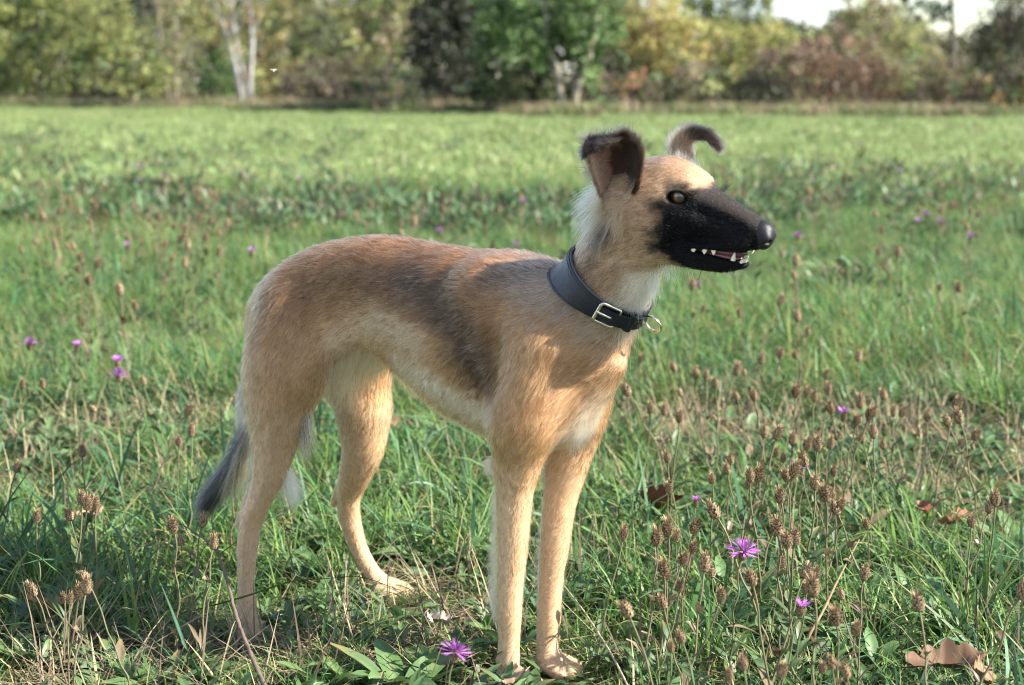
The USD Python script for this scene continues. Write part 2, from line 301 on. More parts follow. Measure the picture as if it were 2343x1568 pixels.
woody('hedge_bush', 'mottled olive and rust tree mass behind the birch trunks', 'bush', 480, 64, [(0, 110, 130, 130), (40, -20, 150, 110), (110, 160, 80, 80)], [OLIVE, MIDG, (.17, .15, .06), BRN, ORANGE, OLIVE, OLIVE], .13, dens=1.3)
woody('hedge_bush', 'small bright green bush at the foot of the left birch trunk', 'bush', 498, 53, [(0, 165, 42, 45), (5, 205, 45, 38)], [BRIGHT, (.06, .13, .03)], .11, dens=1.5)
# birches: three white trunks, dark at the foot
def birch(u, depth, pts, w, label):
    s = depth / FPX; x0 = (u - 1171) * s; t = thing('birch_tree', label, 'tree', loc=(x0, depth, float(ground_z(np.array([x0]), np.array([depth]))[0])))
    P = [((a - u) * s, .0, CAM_H - (v - HORIZON) * s) for a, v in pts]; v, f = limb(P, w[0] * s, w[1] * s, 10, wob=.015, seed=int(u))
    nz = meshkit.fbm(v * [5, 5, 3.2], 3, int(u)); nz2 = meshkit.noise(v * [3, 3, 16], 3)
    c = np.tile(np.array([.33, .32, .305]), (len(v), 1)) * (.8 + .4 * nz[:, None]); dark = np.maximum(smoothstep(nz2, .62, .70) * .9, (1 - smoothstep(v[:, 2] + nz * 1.2, .6, 1.8)) * .75)
    c = c + (np.array([.10, .09, .075]) - c) * dark[:, None]
    obj('trunk', (v, f), 'bark', t, tint=c)
    r = np.random.default_rng(int(u)); top = np.array(P[-1]); cen = top + r.normal(0, 1, (90, 3)) * [1.3, 1.0, 1.6] + [0, 0, -.2]; cen = cen[cen[:, 2] > 1.6]
    v, f, c = leaves(cen, r.uniform(.25, .5, len(cen)), 34, .09, [OLIVE, YG, ORANGE, GOLD, MIDG, OLIVE], int(u)); obj('crown', (v, f), 'tree_leaf', t, tint=c, smooth=False)
    for k in range(4):
        g = cen[r.integers(len(cen))]; h = P[len(P) // 2 + (k % 2)]; vv, ff = limb([h, (np.array(h) + g) / 2 + [0, 0, .2], g], .03, .01, 6)
        obj('branch', (vv, ff), 'bark', t, tint=np.tile([.35, .33, .30], (len(vv), 1)))
birch(556, 52, [(556, 262), (553, 200), (545, 150), (530, 95), (510, 40), (492, -20), (470, -110)], (7, 4), 'left birch with white trunk leaning left, nearest the small green bush')
birch(568, 51.6, [(562, 262), (566, 200), (560, 150), (548, 90), (541, 30), (535, -30), (530, -110)], (4.5, 3), 'middle birch of the white-trunked trio, thinnest trunk')
birch(577, 52.2, [(576, 262), (578, 210), (582, 150), (586, 90), (582, 30), (578, -30), (572, -110)], (6.5, 4.2), 'right birch of the white-trunked trio, straight and upright')
woody('hedge_bush', 'pale olive tree mass right of the birches', 'bush', 660, 66, [(0, 60, 110, 130), (70, -20, 120, 110), (-20, 150, 80, 80)], [OLIVE, GREY, (.20, .19, .07), MIDG], .13, dens=1.2)
woody('hedge_bush', 'dark brown bramble thicket right of the birches', 'bush', 735, 52, [(0, 200, 80, 62), (-40, 215, 70, 48), (60, 190, 70, 60)], [BRN, (.085, .06, .045), (.07, .065, .035)], .10, dens=1.5)
woody('hedge_bush', 'yellowish tree with upright shoots left of the dark tree', 'bush', 850, 56, [(0, 110, 95, 130), (40, 30, 90, 90), (-40, 190, 80, 60)], [YG, OLIVE, (.2, .17, .06), MIDG, PINKB], .12, dens=1.2)
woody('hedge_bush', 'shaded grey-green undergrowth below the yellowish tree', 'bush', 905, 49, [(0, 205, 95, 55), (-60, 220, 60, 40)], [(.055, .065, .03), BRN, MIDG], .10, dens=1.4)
woody('dark_tree', 'dark tree with painted-in shade in the middle of the wood edge', 'tree', 1025, 47, [(0, 95, 95, 135), (20, 190, 90, 70), (-20, -20, 80, 100), (40, 30, 80, 90)], [DKG, (.055, .062, .046), (.068, .075, .048), (.07, .062, .05)], .12, dens=1.7, hollow=.3, trunks=[([(0, 0, -.1), (.1, 0, 2), (-.1, 0, 5)], .15, .05), ([(.4, 0, -.1), (.5, 0, 2), (.9, 0, 4)], .09, .03)], bark=(.04, .035, .03))  # the shade it stands in is put into dark leaf and bark colours
woody('ivy_tree', 'bright green tree with two pale ivy-clad trunks', 'tree', 1292, 43, [(-40, 40, 150, 95), (-100, 90, 90, 80), (50, 60, 90, 90), (0, -70, 160, 90), (60, 150, 25, 70), (-160, 60, 60, 100)], [BRIGHT, (.07, .14, .035), (.055, .11, .03), MIDG, BRIGHT], .12, dens=1.25,
      trunk=True, trunks=[([(-.05, -.2, -.1), (-.12, -.2, .6), (-.18, -.2, 1.15), (-.45, -.1, 1.75), (-.5, 0, 3.0)], .085, .05), ([(.16, -.2, -.1), (.30, -.2, .7), (.48, -.2, 1.3), (.70, -.1, 2.1), (.75, 0, 3.2)], .095, .05)], bark=(.27, .24, .18))
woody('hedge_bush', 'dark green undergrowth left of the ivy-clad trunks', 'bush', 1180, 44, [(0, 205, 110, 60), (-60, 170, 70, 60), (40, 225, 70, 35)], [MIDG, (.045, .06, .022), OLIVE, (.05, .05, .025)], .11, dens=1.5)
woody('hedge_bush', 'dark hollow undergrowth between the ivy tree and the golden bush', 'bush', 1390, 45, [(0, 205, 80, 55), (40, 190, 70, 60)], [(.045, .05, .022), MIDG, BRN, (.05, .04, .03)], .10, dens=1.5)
woody('red_shrub', 'low shrub with red autumn leaves right of the ivy-clad trunks', 'bush', 1415, 43, [(-20, 190, 45, 22), (30, 183, 40, 20)], [BRN, RED_L, MIDG, PINKB, ORANGE], .10, dens=1.0, per=22, hollow=.1)
woody('golden_bush', 'golden yellow autumn bush right of the ivy tree', 'bush', 1500, 46, [(0, 105, 100, 75), (-50, 130, 70, 70), (60, 120, 90, 60), (20, 50, 80, 50), (-60, 40, 60, 60)], [GOLD, (.34, .28, .085), ORANGE, YG, GOLD, PINKB], .11, dens=1.25)
woody('hedge_bush', 'brownish bush in front of the golden bush', 'bush', 1570, 44, [(0, 190, 110, 60), (-50, 215, 70, 45), (70, 205, 60, 45)], [PINKB, BRN, OLIVE, MIDG, (.06, .055, .03)], .10, dens=1.4)
for k, (u, h, w) in enumerate(((1575, -40, 24), (1612, -70, 22), (1655, -60, 26), (1700, -30, 24), (1745, -10, 22))):
    woody('poplar', 'slim light green poplar, %s of the row behind the golden bush' % ('first from the left', 'second from the left', 'middle one', 'fourth from the left', 'rightmost')[k], 'tree', u, 78, [(0, 70, w, 70), (-4, -40, w * .9, 80), (6, 130, w * 1.2, 60)], [(.15, .20, .06), YG, (.11, .165, .05)], .14, dens=1.7, per=30, trunks=[([(0, 0, -.1), (.05, 0, 3), (0, 0, 7)], .08, .03)], bark=(.2, .18, .13))
woody('hedge_bush', 'yellow-green bush below the poplars', 'bush', 1690, 56, [(0, 125, 120, 65), (70, 105, 60, 50), (-60, 110, 90, 60)], [YG, (.27, .25, .09), OLIVE, GOLD], .12, dens=1.3)
woody('pale_tree', 'pale green loose tree above the golden bush, left of the poplars', 'tree', 1490, 66, [(0, 10, 80, 70), (-40, -60, 70, 70)], [YG, (.2, .25, .1), OLIVE], .12, dens=1.2)
woody('russet_bush', 'large domed russet bush on the right', 'bush', 1850, 44, [(0, 170, 150, 85), (40, 125, 120, 55), (110, 190, 120, 75), (-60, 190, 80, 65)], [RUST, BRN, PINKB, (.20, .13, .085), OLIVE, (.16, .09, .06)], .095, dens=1.5, per=46)
woody('hedge_bush', 'added dark bush standing for the shade at the left foot of the russet bush', 'bush', 1745, 43, [(0, 205, 60, 58), (-60, 225, 50, 38)], [(.04, .05, .03), (.055, .075, .035), (.05, .045, .035)], .10, dens=1.6)  # dark bush added to stand for the shade under the russet bush
woody('bare_tree', 'reddish half-bare tree rising behind the russet bush', 'tree', 1975, 52, [(0, 70, 75, 65), (-20, 10, 60, 60), (40, 110, 70, 50)], [(.24, .13, .085), PINKB, OLIVE, YG, OLIVE], .10, dens=1.5, per=36, trunks=[([(0, 0, -.1), (-.1, 0, 2), (.1, 0, 5)], .06, .02), ([(.2, 0, -.1), (.4, 0, 2), (.8, 0, 4.5)], .05, .02), ([(-.3, 0, -.1), (-.5, 0, 2), (-.6, 0, 4.2)], .04, .015)], bark=(.16, .12, .10))
woody('hedge_bush', 'leafy olive bush between russet bush and right-hand tree', 'bush', 2085, 50, [(0, 110, 60, 60), (10, 170, 80, 55), (-50, 90, 40, 45)], [OLIVE, MIDG, YG, PINKB], .11, dens=1.25)
woody('pine_tree', 'dark pine bough hanging in the sky gap at the upper right', 'tree', 2105, 66, [(0, 15, 55, 25), (18, 40, 32, 18), (-30, -40, 60, 50)], [(.025, .06, .045), DKG], .12, dens=1.3, trunks=[([(1.2, .5, -.1), (1.1, .5, 3), (.4, .2, 6)], .12, .05), ([(1.1, .5, 2.9), (.6, .2, 3.3), (0, 0, 3.4)], .05, .02)])
woody('dark_tree', 'brown spreading tree at the right edge with sky showing through', 'tree', 2290, 54, [(10, 40, 80, 75), (-40, 95, 60, 35), (60, 100, 70, 50), (0, -60, 100, 70)], [(.07, .055, .045), (.10, .085, .055), DKG, (.06, .065, .035)], .12, dens=1.35, per=36, trunks=[([(.2, 0, -.1), (.1, 0, 2), (-.1, 0, 5.5)], .13, .05), ([(.1, 0, 1.2), (-.5, 0, 2.2), (-1.0, 0, 3.0)], .06, .02)], bark=(.07, .06, .05))
woody('hedge_bush', 'olive thicket with reddish leaves at the lower right', 'bush', 2200, 43, [(0, 205, 110, 60), (-70, 190, 90, 65), (60, 190, 80, 60)], [OLIVE, BRN, PINKB, MIDG, (.2, .17, .07), RUST], .10, dens=1.35)
woody('hedge_bush', 'olive thicket with orange leaves at the right edge of the hedge', 'bush', 2330, 42, [(0, 195, 90, 70), (-30, 220, 90, 45), (40, 150, 70, 55)], [OLIVE, ORANGE, BRN, MIDG, OLIVE, GREY], .10, dens=1.35)
# beyond the frame the hedge goes on; behind it stands the wood
for k, (u, d_, lab) in enumerate(((-150, 60, 'yellow-green hedge bush beyond the left end of the view'), (-420, 60, 'second hedge bush beyond the left end of the view'), (-680, 61, 'third hedge bush beyond the left end of the view'), (2500, 42, 'olive hedge bush beyond the right end of the view'), (2760, 43, 'second hedge bush beyond the right end of the view'), (3020, 44, 'third hedge bush beyond the right end of the view'))):
    woody('hedge_bush', lab, 'bush', u, d_, [(0, 130, 150, 125), (30, 30, 120, 110)], [OLIVE, YG, MIDG], .16, dens=.5)
def wood_mass(name, u0, u1, depth, top, cols, label, seed):
    r = np.random.default_rng(seed); s = depth / FPX; n = int((u1 - u0) * s * 58)
    u = r.uniform(u0, u1, n); tp = np.interp(u, *zip(*top)); v = 245 - r.random(n) ** .8 * (245 - tp)
    cen = np.stack([(u - 1171) * s, depth + r.normal(0, 1.2, n), CAM_H - (v - HORIZON) * s], 1)
    v_, f_, c_ = leaves(cen, r.uniform(.5, 1.0, n), 46, .24, cols, seed); v_[:, 2] = np.maximum(v_[:, 2], .05)
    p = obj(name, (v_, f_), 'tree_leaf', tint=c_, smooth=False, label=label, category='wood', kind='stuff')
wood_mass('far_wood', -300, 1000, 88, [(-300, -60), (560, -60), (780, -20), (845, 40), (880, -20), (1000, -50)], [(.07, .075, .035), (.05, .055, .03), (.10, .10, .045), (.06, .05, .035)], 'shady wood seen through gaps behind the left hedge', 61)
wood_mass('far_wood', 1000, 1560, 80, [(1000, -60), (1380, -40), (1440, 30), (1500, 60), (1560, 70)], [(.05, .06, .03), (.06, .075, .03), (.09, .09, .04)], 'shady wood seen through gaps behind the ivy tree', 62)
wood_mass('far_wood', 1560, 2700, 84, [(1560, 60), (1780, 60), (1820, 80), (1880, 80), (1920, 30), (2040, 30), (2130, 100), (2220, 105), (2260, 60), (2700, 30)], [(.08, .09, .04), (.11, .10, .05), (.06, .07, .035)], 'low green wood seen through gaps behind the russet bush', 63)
# tall dry grass along the foot of the hedge
hedge_foot = [blades(60, .35, (.25, .6), (.012, .02), .25, .35, (BUFF, PINKB, (.20, .15, .10), STRAW), 500 + k, seg=3) for k in range(3)] + [blades(60, .35, (.25, .5), (.016, .026), .3, .5, (MIDG, OLIVE, (.06, .08, .03)), 510 + k, seg=3) for k in range(2)]
r = np.random.default_rng(77); u = r.uniform(-150, 2480, 900); dd = np.interp(u, [-150, 600, 1000, 1250, 2480], [57, 50, 46, 41.5, 40.5]) + r.uniform(-.6, 1.2, 900)
x = (u - 1171) * dd / FPX
scatter('tall_dry_grass', hedge_foot, 'dry_matter', np.stack([x, dd, ground_z(x, dd)], 1), r.uniform(0, 6.28, 900), r.uniform(.5, 1.1, 900), np.where(r.random(900) < .33, r.integers(0, 3, 900), r.integers(3, 5, 900)), label='tall dry grass along the foot of the hedge', seed=9)

# ================================================================== the dog
# local dog frame: x forward, y to the dog's left (away from the camera), z up
_a = np.radians(40.0)
R = np.stack([[np.cos(_a), -np.sin(_a), 0], [np.sin(_a), np.cos(_a), 0], [0, 0, 1.0]], 1)
DOG = np.array([-.156, 2.774, 0])
def toW(p): return DOG + np.asarray(p) @ R.T
def toL(p): return (np.asarray(p) - DOG) @ R
def px(u, v, y=0.0):
    d = ray(u, v) @ R; o = toL(EYE)
    return o + d * ((y - o[1]) / d[1])
C = EYE
def ground(u, v, z=0.0): return at_height(u, v, z)
def smin(a,b,k):
    h=np.clip(k-np.abs(a-b),0,None)/k
    return np.minimum(a,b)-h*h*k*.25
def d_cone(P,a,b,ra,rb):
    a=np.asarray(a,float);b=np.asarray(b,float);ba=b-a;l2=ba@ba;rr=ra-rb;a2=l2-rr*rr
    if a2<=1e-10:
        c,r=(a,ra) if ra>rb else (b,rb)
        return np.linalg.norm(P-c,axis=-1)-r
    pa=P-a;y=pa@ba;z=y-l2;x2=np.maximum((pa*pa).sum(-1)*l2-y*y,0)*l2;y2=y*y*l2;z2=z*z*l2;k=np.sign(rr)*rr*rr*x2
    return np.where(np.sign(z)*a2*z2>k,np.sqrt(x2+z2)/l2-rb,np.where(np.sign(y)*a2*y2<k,np.sqrt(x2+y2)/l2-ra,(np.sqrt(x2*a2/l2)+y*rr)/l2-ra))
def d_ell(P,c,r,Rm=None):
    q=P-np.asarray(c,float)
    if Rm is not None:q=q@Rm
    r=np.asarray(r,float)
    k0=np.linalg.norm(q/r,axis=-1);k1=np.linalg.norm(q/(r*r),axis=-1)
    return np.where(k1>0,k0*(k0-1)/np.maximum(k1,1e-9),-r.min())
def d_loft(P,st,egg=0.,pw=2.):
    """st rows: x, z centre, half height, half width (section perpendicular to x), y centre"""
    st=np.asarray(st,float);x=P[...,0]
    xs=np.clip(x,st[0,0],st[-1,0]);f=PchipInterpolator(st[:,0],st[:,1:])(xs)
    zc,hz,hy,yc=f[...,0],f[...,1],f[...,2],f[...,3]
    zr=(P[...,2]-zc)/hz
    w=hy*(1+egg*np.clip(zr,-1.2,1.2))
    k=(np.abs((P[...,1]-yc)/w)**pw+np.abs(zr)**pw)**(1/pw)
    d=(k-1)*np.minimum(hz,hy)*1.0
    ex=np.abs(x-xs)
    return np.where(ex>0,np.hypot(np.maximum(d+.0,0),ex)+np.minimum(d,0),d)
# head frame
ha=np.radians(-28.);hp=np.radians(-13.);hr=np.radians(7.)
f_=np.array([np.cos(ha)*np.cos(hp),np.sin(ha)*np.cos(hp),np.sin(hp)])
l_=np.cross([0,0,1.],f_);l_/=np.linalg.norm(l_);u_=np.cross(f_,l_)
l2=l_*np.cos(hr)+u_*np.sin(hr);u2=np.cross(f_,l2)
HW=np.stack([f_,l2,u2],1)          # columns: head axes in world
HL=R.T@HW                           # in dog frame
HM=px(1562,437,.012)                # between the eyes, dog frame
def h2L(p): return HM+np.asarray(p)@HL.T
def L2h(p): return (np.asarray(p)-HM)@HL
def pxh(u,v,y=0.):
    d=ray(u,v)@R; o=toL(C)
    o=L2h(o); dl=d@HL
    return o+dl*((y-o[1])/dl[1])
def taubin(v,f,n):
    from scipy.sparse import coo_matrix
    e=np.vstack([f[:,[0,1]],f[:,[1,2]],f[:,[2,0]]]);e=np.unique(np.sort(e,1),axis=0);N=len(v)
    A=coo_matrix((np.ones(2*len(e)),(np.r_[e[:,0],e[:,1]],np.r_[e[:,1],e[:,0]])),shape=(N,N)).tocsr();dg=np.maximum(np.asarray(A.sum(1)),1)
    for k in range(n): v=v+(.5 if k%2==0 else -.5)*((A@v)/dg-v)
    return v
def surface_nets(D,ax):
    """naive surface nets on a rectilinear grid; D<0 inside"""
    nx,ny,nz=D.shape;S=D<0
    c=[S[i:nx-1+i,j:ny-1+j,k:nz-1+k] for i in (0,1) for j in (0,1) for k in (0,1)]
    n=sum(x.astype(np.int8) for x in c);act=(n>0)&(n<8)
    idx=-np.ones(act.shape,np.int64);I=np.argwhere(act);idx[act]=np.arange(len(I))
    P=np.zeros((len(I),3));W=np.zeros(len(I))
    co=[(i,j,k) for i in (0,1) for j in (0,1) for k in (0,1)]
    vals={q:D[I[:,0]+q[0],I[:,1]+q[1],I[:,2]+q[2]] for q in co}
    for q in co:
        for a in range(3):
            if q[a]==0:
                r=list(q);r[a]=1;r=tuple(r)
                m=(vals[q]<0)!=(vals[r]<0)
                t=np.where(m,vals[q]/np.where(m,vals[q]-vals[r],1),0)
                for b in range(3):
                    P[:,b]+=np.where(m,t if b==a else q[b],0)
                W+=m
    P/=W[:,None]
    V=np.stack([ax[b][I[:,b]]*(1-P[:,b])+ax[b][I[:,b]+1]*P[:,b] for b in range(3)],1)
    F=[]
    for a in range(3):
        b,c_=(a+1)%3,(a+2)%3
        lo=[slice(None)]*3;hi=[slice(None)]*3;lo[a]=slice(0,-1);hi[a]=slice(1,None)
        ch=S[tuple(lo)]!=S[tuple(hi)]
        E=np.argwhere(ch);E=E[(E[:,b]>0)&(E[:,c_]>0)&(E[:,b]<D.shape[b]-1)&(E[:,c_]<D.shape[c_]-1)]
        g=lambda db,dc:idx[tuple((E[:,0]-(db if b==0 else dc if c_==0 else 0),E[:,1]-(db if b==1 else dc if c_==1 else 0),E[:,2]-(db if b==2 else dc if c_==2 else 0)))]
        q=np.stack([g(1,1),g(0,1),g(0,0),g(1,0)],1)
        flip=~S[E[:,0],E[:,1],E[:,2]]
        q[flip]=q[flip][:,::-1]
        F.append(q)
    F=np.vstack(F);F=F[(F>=0).all(1)]
    return V,np.vstack([F[:,[0,1,2]],F[:,[0,2,3]]])
TORSO=[(-.375,.500,.030,.025,0),(-.355,.508,.055,.042,0),(-.30,.537,.068,.068,0),(-.20,.565,.088,.088,0),(-.09,.577,.096,.080,0),(.01,.552,.119,.086,0),(.10,.527,.138,.098,0),
 (.19,.516,.146,.096,0),(.27,.515,.134,.084,0),(.32,.510,.108,.070,0),(.35,.508,.082,.056,0),(.378,.508,.045,.036,0)]
HEAD=[(-.108,-.035,.020,.020,0),(-.092,-.034,.042,.040,0),(-.065,-.034,.062,.050,0),(-.03,-.030,.072,.053,0),(.0,-.022,.063,.047,0),(.018,-.017,.052,.042,0),(.036,-.021,.041,.036,0),
 (.055,-.024,.036,.031,0),(.08,-.028,.032,.0265,0),(.105,-.0305,.0268,.0232,0),(.120,-.031,.0225,.0200,0),(.130,-.031,.018,.016,0)]
JAW=[(-.03,-.078,.030,.043,0),(.0,-.083,.024,.036,0),(.025,-.0875,.0165,.030,0),(.05,-.0890,.0128,.0245,0),(.085,-.0858,.0102,.0195,0),(.105,-.0795,.0072,.0155,0),(.113,-.0775,.0045,.010,0)]
hc=lambda *p:h2L(p)
# limbs: name -> list of (point, radius); flow of the coat runs down each chain
def resample(ch,n=5):
    A=np.array([c[0] for c in ch],float);r=np.array([c[1] for c in ch],float)
    t=np.r_[0,np.cumsum(np.linalg.norm(np.diff(A,axis=0),axis=1))]
    q=np.concatenate([np.linspace(t[i],t[i+1],n,endpoint=False) for i in range(len(t)-1)]+[t[-1:]])
    return PchipInterpolator(t,A)(q),PchipInterpolator(t,r)(q)
def limbs():
    L={}
    L['neck']=[(hc(-.07,0,-.045),.056),(px(1430,555,.004),.062),(px(1392,645,.0),.066),(px(1322,735,0),.077),(np.array([.20,0,.55]),.09)]
    nf=px(1162,1528,-.059)
    L['fore_near']=[(px(1245,800,-.055),.055),(px(1200,940,-.068),.056),(px(1185,1060,-.062),.036),(px(1177,1130,-.060),.0290),(px(1172,1250,-.059),.0245),(px(1166,1360,-.059),.0205),(px(1165,1400,-.059),.0205),(px(1164,1480,-.059),.0165),(nf+[.0,0,.012],.018)]
    L['fore_far']=[(px(1325,820,.050),.042),(px(1320,940,.055),.043),(px(1295,1070,.052),.034),(px(1282,1140,.048),.0275),(px(1268,1260,.044),.0235),(px(1258,1370,.040),.0200),(px(1256,1410,.039),.0200),(px(1252,1470,.038),.0165),(px(1256,1500,.038),.018)]
    L['hind_near']=[(px(678,735,-.052),.074),(px(652,830,-.072),.070),(px(641,915,-.086),.058),(px(632,985,-.095),.043),(px(618,1075,-.105),.030),(px(592,1150,-.118),.0205),(px(572,1205,-.128),.0190),(px(566,1250,-.134),.0185),(px(563,1330,-.143),.0150),(px(566,1400,-.149),.0165),(px(570,1424,-.150),.017)]
    L['hind_far']=[(px(700,720,.055),.080),(px(790,830,.078),.062),(px(830,930,.088),.051),(px(832,1010,.095),.040),(px(815,1080,.105),.030),(px(798,1140,.118),.0215),(px(800,1185,.128),.0205),(px(812,1230,.138),.0180),(px(838,1290,.155),.0155),(px(862,1325,.165),.0165)]
    L['tail']=[(np.array([-.355,0,.50]),.026),(np.array([-.372,-.01,.455]),.019),(np.array([-.372,-.03,.38]),.015),(px(572,980,-.05),.013),(px(545,1060,-.05),.013),(px(505,1110,-.05),.0125),(px(475,1155,-.05),.011)]
    return L
LIMBS=limbs()
FLOW=[]   # (kind, a, b, ra, rb)
def build(fine=.0019,coarse=.0042):
    ax0=np.concatenate([np.arange(-.55,.43,coarse),np.arange(.43,.72,fine)])
    ax1=np.concatenate([np.arange(-.24,-.12,.0042),np.arange(-.12,.13,.0027),np.arange(.13,.24,.0042)])
    ax2=np.concatenate([np.arange(-.01,.60,coarse),np.arange(.60,.86,fine)])
    D=np.full((len(ax0),len(ax1),len(ax2)),.2,np.float32)
    def apply(fn,lo,hi,k,m=.012,sub=False):
        m=max(m,k*1.05);s=[slice(max(0,np.searchsorted(ax,l-m)),np.searchsorted(ax,h+m)) for ax,l,h in zip((ax0,ax1,ax2),lo,hi)]
        P=np.stack(np.meshgrid(ax0[s[0]],ax1[s[1]],ax2[s[2]],indexing='ij'),-1)
        d=fn(P)
        D[tuple(s)]=smin(D[tuple(s)],d,k) if not sub else -smin(-D[tuple(s)],d,k)
    def cone(a,b,ra,rb,k,sub=False):
        r=max(ra,rb);apply(lambda P:d_cone(P,a,b,ra,rb),np.minimum(a,b)-r,np.maximum(a,b)+r,k,sub=sub)
    T=np.array(TORSO)
    apply(lambda P:d_loft(P,TORSO,.10,2.15),[-.41,-.12,.34],[.42,.12,.70],.001)
    def chain(ch,k,ki):
        A,r=resample(ch);lo,hi,m=A.min(0)-r.max(),A.max(0)+r.max(),k*1.05
        s=[slice(max(0,np.searchsorted(ax,l-m)),np.searchsorted(ax,h+m)) for ax,l,h in zip((ax0,ax1,ax2),lo,hi)]
        g=[ax0[s[0]],ax1[s[1]],ax2[s[2]]];d=np.full([len(x) for x in g],.2,np.float32)
        for a,b,ra,rb in zip(A,A[1:],r,r[1:]):
            q=max(ra,rb)+m
            t=[slice(max(0,np.searchsorted(x,min(p0,p1)-q)),np.searchsorted(x,max(p0,p1)+q)) for x,p0,p1 in zip(g,a,b)]
            P=np.stack(np.meshgrid(g[0][t[0]],g[1][t[1]],g[2][t[2]],indexing='ij'),-1)
            d[tuple(t)]=np.minimum(d[tuple(t)],d_cone(P,a,b,ra,rb))
        D[tuple(s)]=smin(D[tuple(s)],d,k)
    for nm in ('hind_near','hind_far','fore_near','fore_far'):chain(LIMBS[nm],.04,.006)
    chain(LIMBS['neck'],.05,.02);chain(LIMBS['tail'],.015,.006)
    # shoulder blades, chest point, thigh muscle, flank fold, elbows, hocks, wrists
    for s,ch in ((-1,'fore_near'),(1,'fore_far')):
        cone(np.array([.19,s*.058,.60]),np.array([.300,s*.050,.48]),.033,.031,.05)
        cone(np.array([.305,s*.050,.475]),LIMBS[ch][1][0],.034,.038,.04)
    e=px(1131,1052,-.062);cone(e,px(1165,1075,-.062),.009,.02,.012)
    e=px(1248,1085,.055);cone(e,px(1285,1085,.052),.009,.02,.012)
    h=px(547,1197,-.128);cone(h,px(578,1110,-.112),.0085,.0085,.010)
    h=px(764,1152,.122);cone(h,px(792,1075,.108),.0085,.0095,.010)
    for a,b in (((-.09,-.045,.525),(-.18,-.078,.44)),((-.09,.045,.525),(-.18,.08,.44))):
        cone(np.array(a),np.array(b),.018,.03,.05)
    cone(np.array([.365,0,.50]),np.array([.315,0,.425]),.018,.03,.05)
    for s in (-1,1):
        q=lambda u,v:px(u,v,-.106)*np.array([1,-s,1])
        cone(q(1128,690),q(1122,800),.002,.003,.03,True);cone(q(1122,800),q(1128,930),.003,.002,.03,True)
        cone(q(1215,640),q(1250,760),.003,.003,.024,True)
    for a,b in ((px(606,1050,-.134),px(584,1150,-.143)),):cone(a,b,.002,.002,.010,True)
    for a,b in ((px(800,1075,.100),px(787,1150,.112)),):cone(a,b,.004,.003,.010,True)
    for u,v,y in ((1172,1392,-.061),(1262,1402,.037)):
        c=px(u,v,y);cone(c+[-.016,0,-.012],c+[-.014,0,-.02],.0075,.006,.008)
    for u,v,y in ((1158,1120,-.083),(1150,1250,-.078)):pass
    # paws
    def paw(c,yaw,s=1.,up=0):
        c=np.asarray(c);dx=np.array([np.cos(yaw),np.sin(yaw),0]);dy=np.array([-np.sin(yaw),np.cos(yaw),0]);z=np.array([0,0,1.])
        cone(c+z*.016,c+dx*.012+z*.014,.017*s,.017*s,.012)
        for q,o in ((-.020,.018),(-.0075,.030),(.0075,.030),(.020,.018)):
            a=c+dy*q*s+dx*o*.6*s+z*.017;b=c+dy*q*1.1*s+dx*(o+.016)*s+z*.010
            cone(a,b,.0088*s,.0085*s,.005)
    g=lambda u,v:toL(ground(u,v,.0))
    for (c,y,s) in (((*LIMBS['fore_near'][-1][0][:2],.0),0,1.12),((*LIMBS['fore_far'][-1][0][:2],.0),.05,1.12),((*LIMBS['hind_near'][-1][0][:2],.0),-.05,1.1),((*LIMBS['hind_far'][-1][0][:2],.0),.30,1.25)):
        paw(c,y,s)
    # head
    def hap(fn,lo,hi,k,sub=False,m=.012):
        cs=np.array([h2L((x,y,z)) for x in (lo[0],hi[0]) for y in (lo[1],hi[1]) for z in (lo[2],hi[2])])
        apply(lambda P:fn(L2h(P)),cs.min(0),cs.max(0),k,m,sub)
    hap(lambda P:d_loft(P,HEAD,.0,2.2),(-.11,-.056,-.105),(.135,.056,.045),.03,m=.03)
    hap(lambda P:d_loft(P,JAW,.0,2.2),(-.035,-.046,-.112),(.118,.046,-.05),.007)
    for s in (-1,1):
        hap(lambda P:d_ell(P,(.012,s*.029,.014),(.020,.011,.010)),(-.01,s*.03-.02,0),(.04,s*.03+.02,.035),.012)      # brow
        hap(lambda P:d_ell(P,(-.038,s*.032,-.05),(.045,.020,.045)),(-.09,s*.032-.03,-.105),(.015,s*.032+.03,0),.03)        # cheek
        hap(lambda P:d_cone(P,(.02,s*.026,-.069),(.105,s*.0155,-.0505),.006,.0055),(.01,s*.022-.02,-.08),(.115,s*.022+.02,-.04),.008)  # upper lip
        hap(lambda P:d_cone(P,(.015,s*.0275,-.0795),(.10,s*.0140,-.0760),.0048,.004),(.01,s*.02-.02,-.09),(.11,s*.02+.02,-.07),.005)  # lower lip
        hap(lambda P:d_cone(P,(.004,s*.040,-.020),(.045,s*.0290,-.030),.004,.003),(0,s*.034-.02,-.04),(.06,s*.034+.02,-.01),.012)      # cheekbone
        hap(lambda P:d_ell(P,(.100,s*.0175,-.0440),(.020,.0080,.0110)),(.07,s*.018-.02,-.06),(.13,s*.018+.02,-.03),.010)      # whisker bed
        hap(lambda P:d_cone(P,(.045,s*.0355,-.012),(.100,s*.0280,-.018),.003,.003),(.03,s*.03-.015,-.03),(.115,s*.03+.015,0),.012,True)      # hollow beside the bridge
        hap(lambda P:d_ell(P,(.0095,s*.041,.0000),(.0138,.012,.0074)),(-.005,s*.041-.014,-.01),(.024,s*.041+.014,.012),.004,True)  # eye opening
    hap(lambda P:np.maximum(np.abs(P[...,1])-(.017-.04*np.clip(P[...,0]-.05,0,1)*2),np.maximum(np.abs(P[...,2]+.0685+.0*P[...,0])-.006,np.maximum(.02-P[...,0],P[...,0]-.2))),(.02,-.03,-.08),(.13,.03,-.055),.003,True)  # mouth cavity
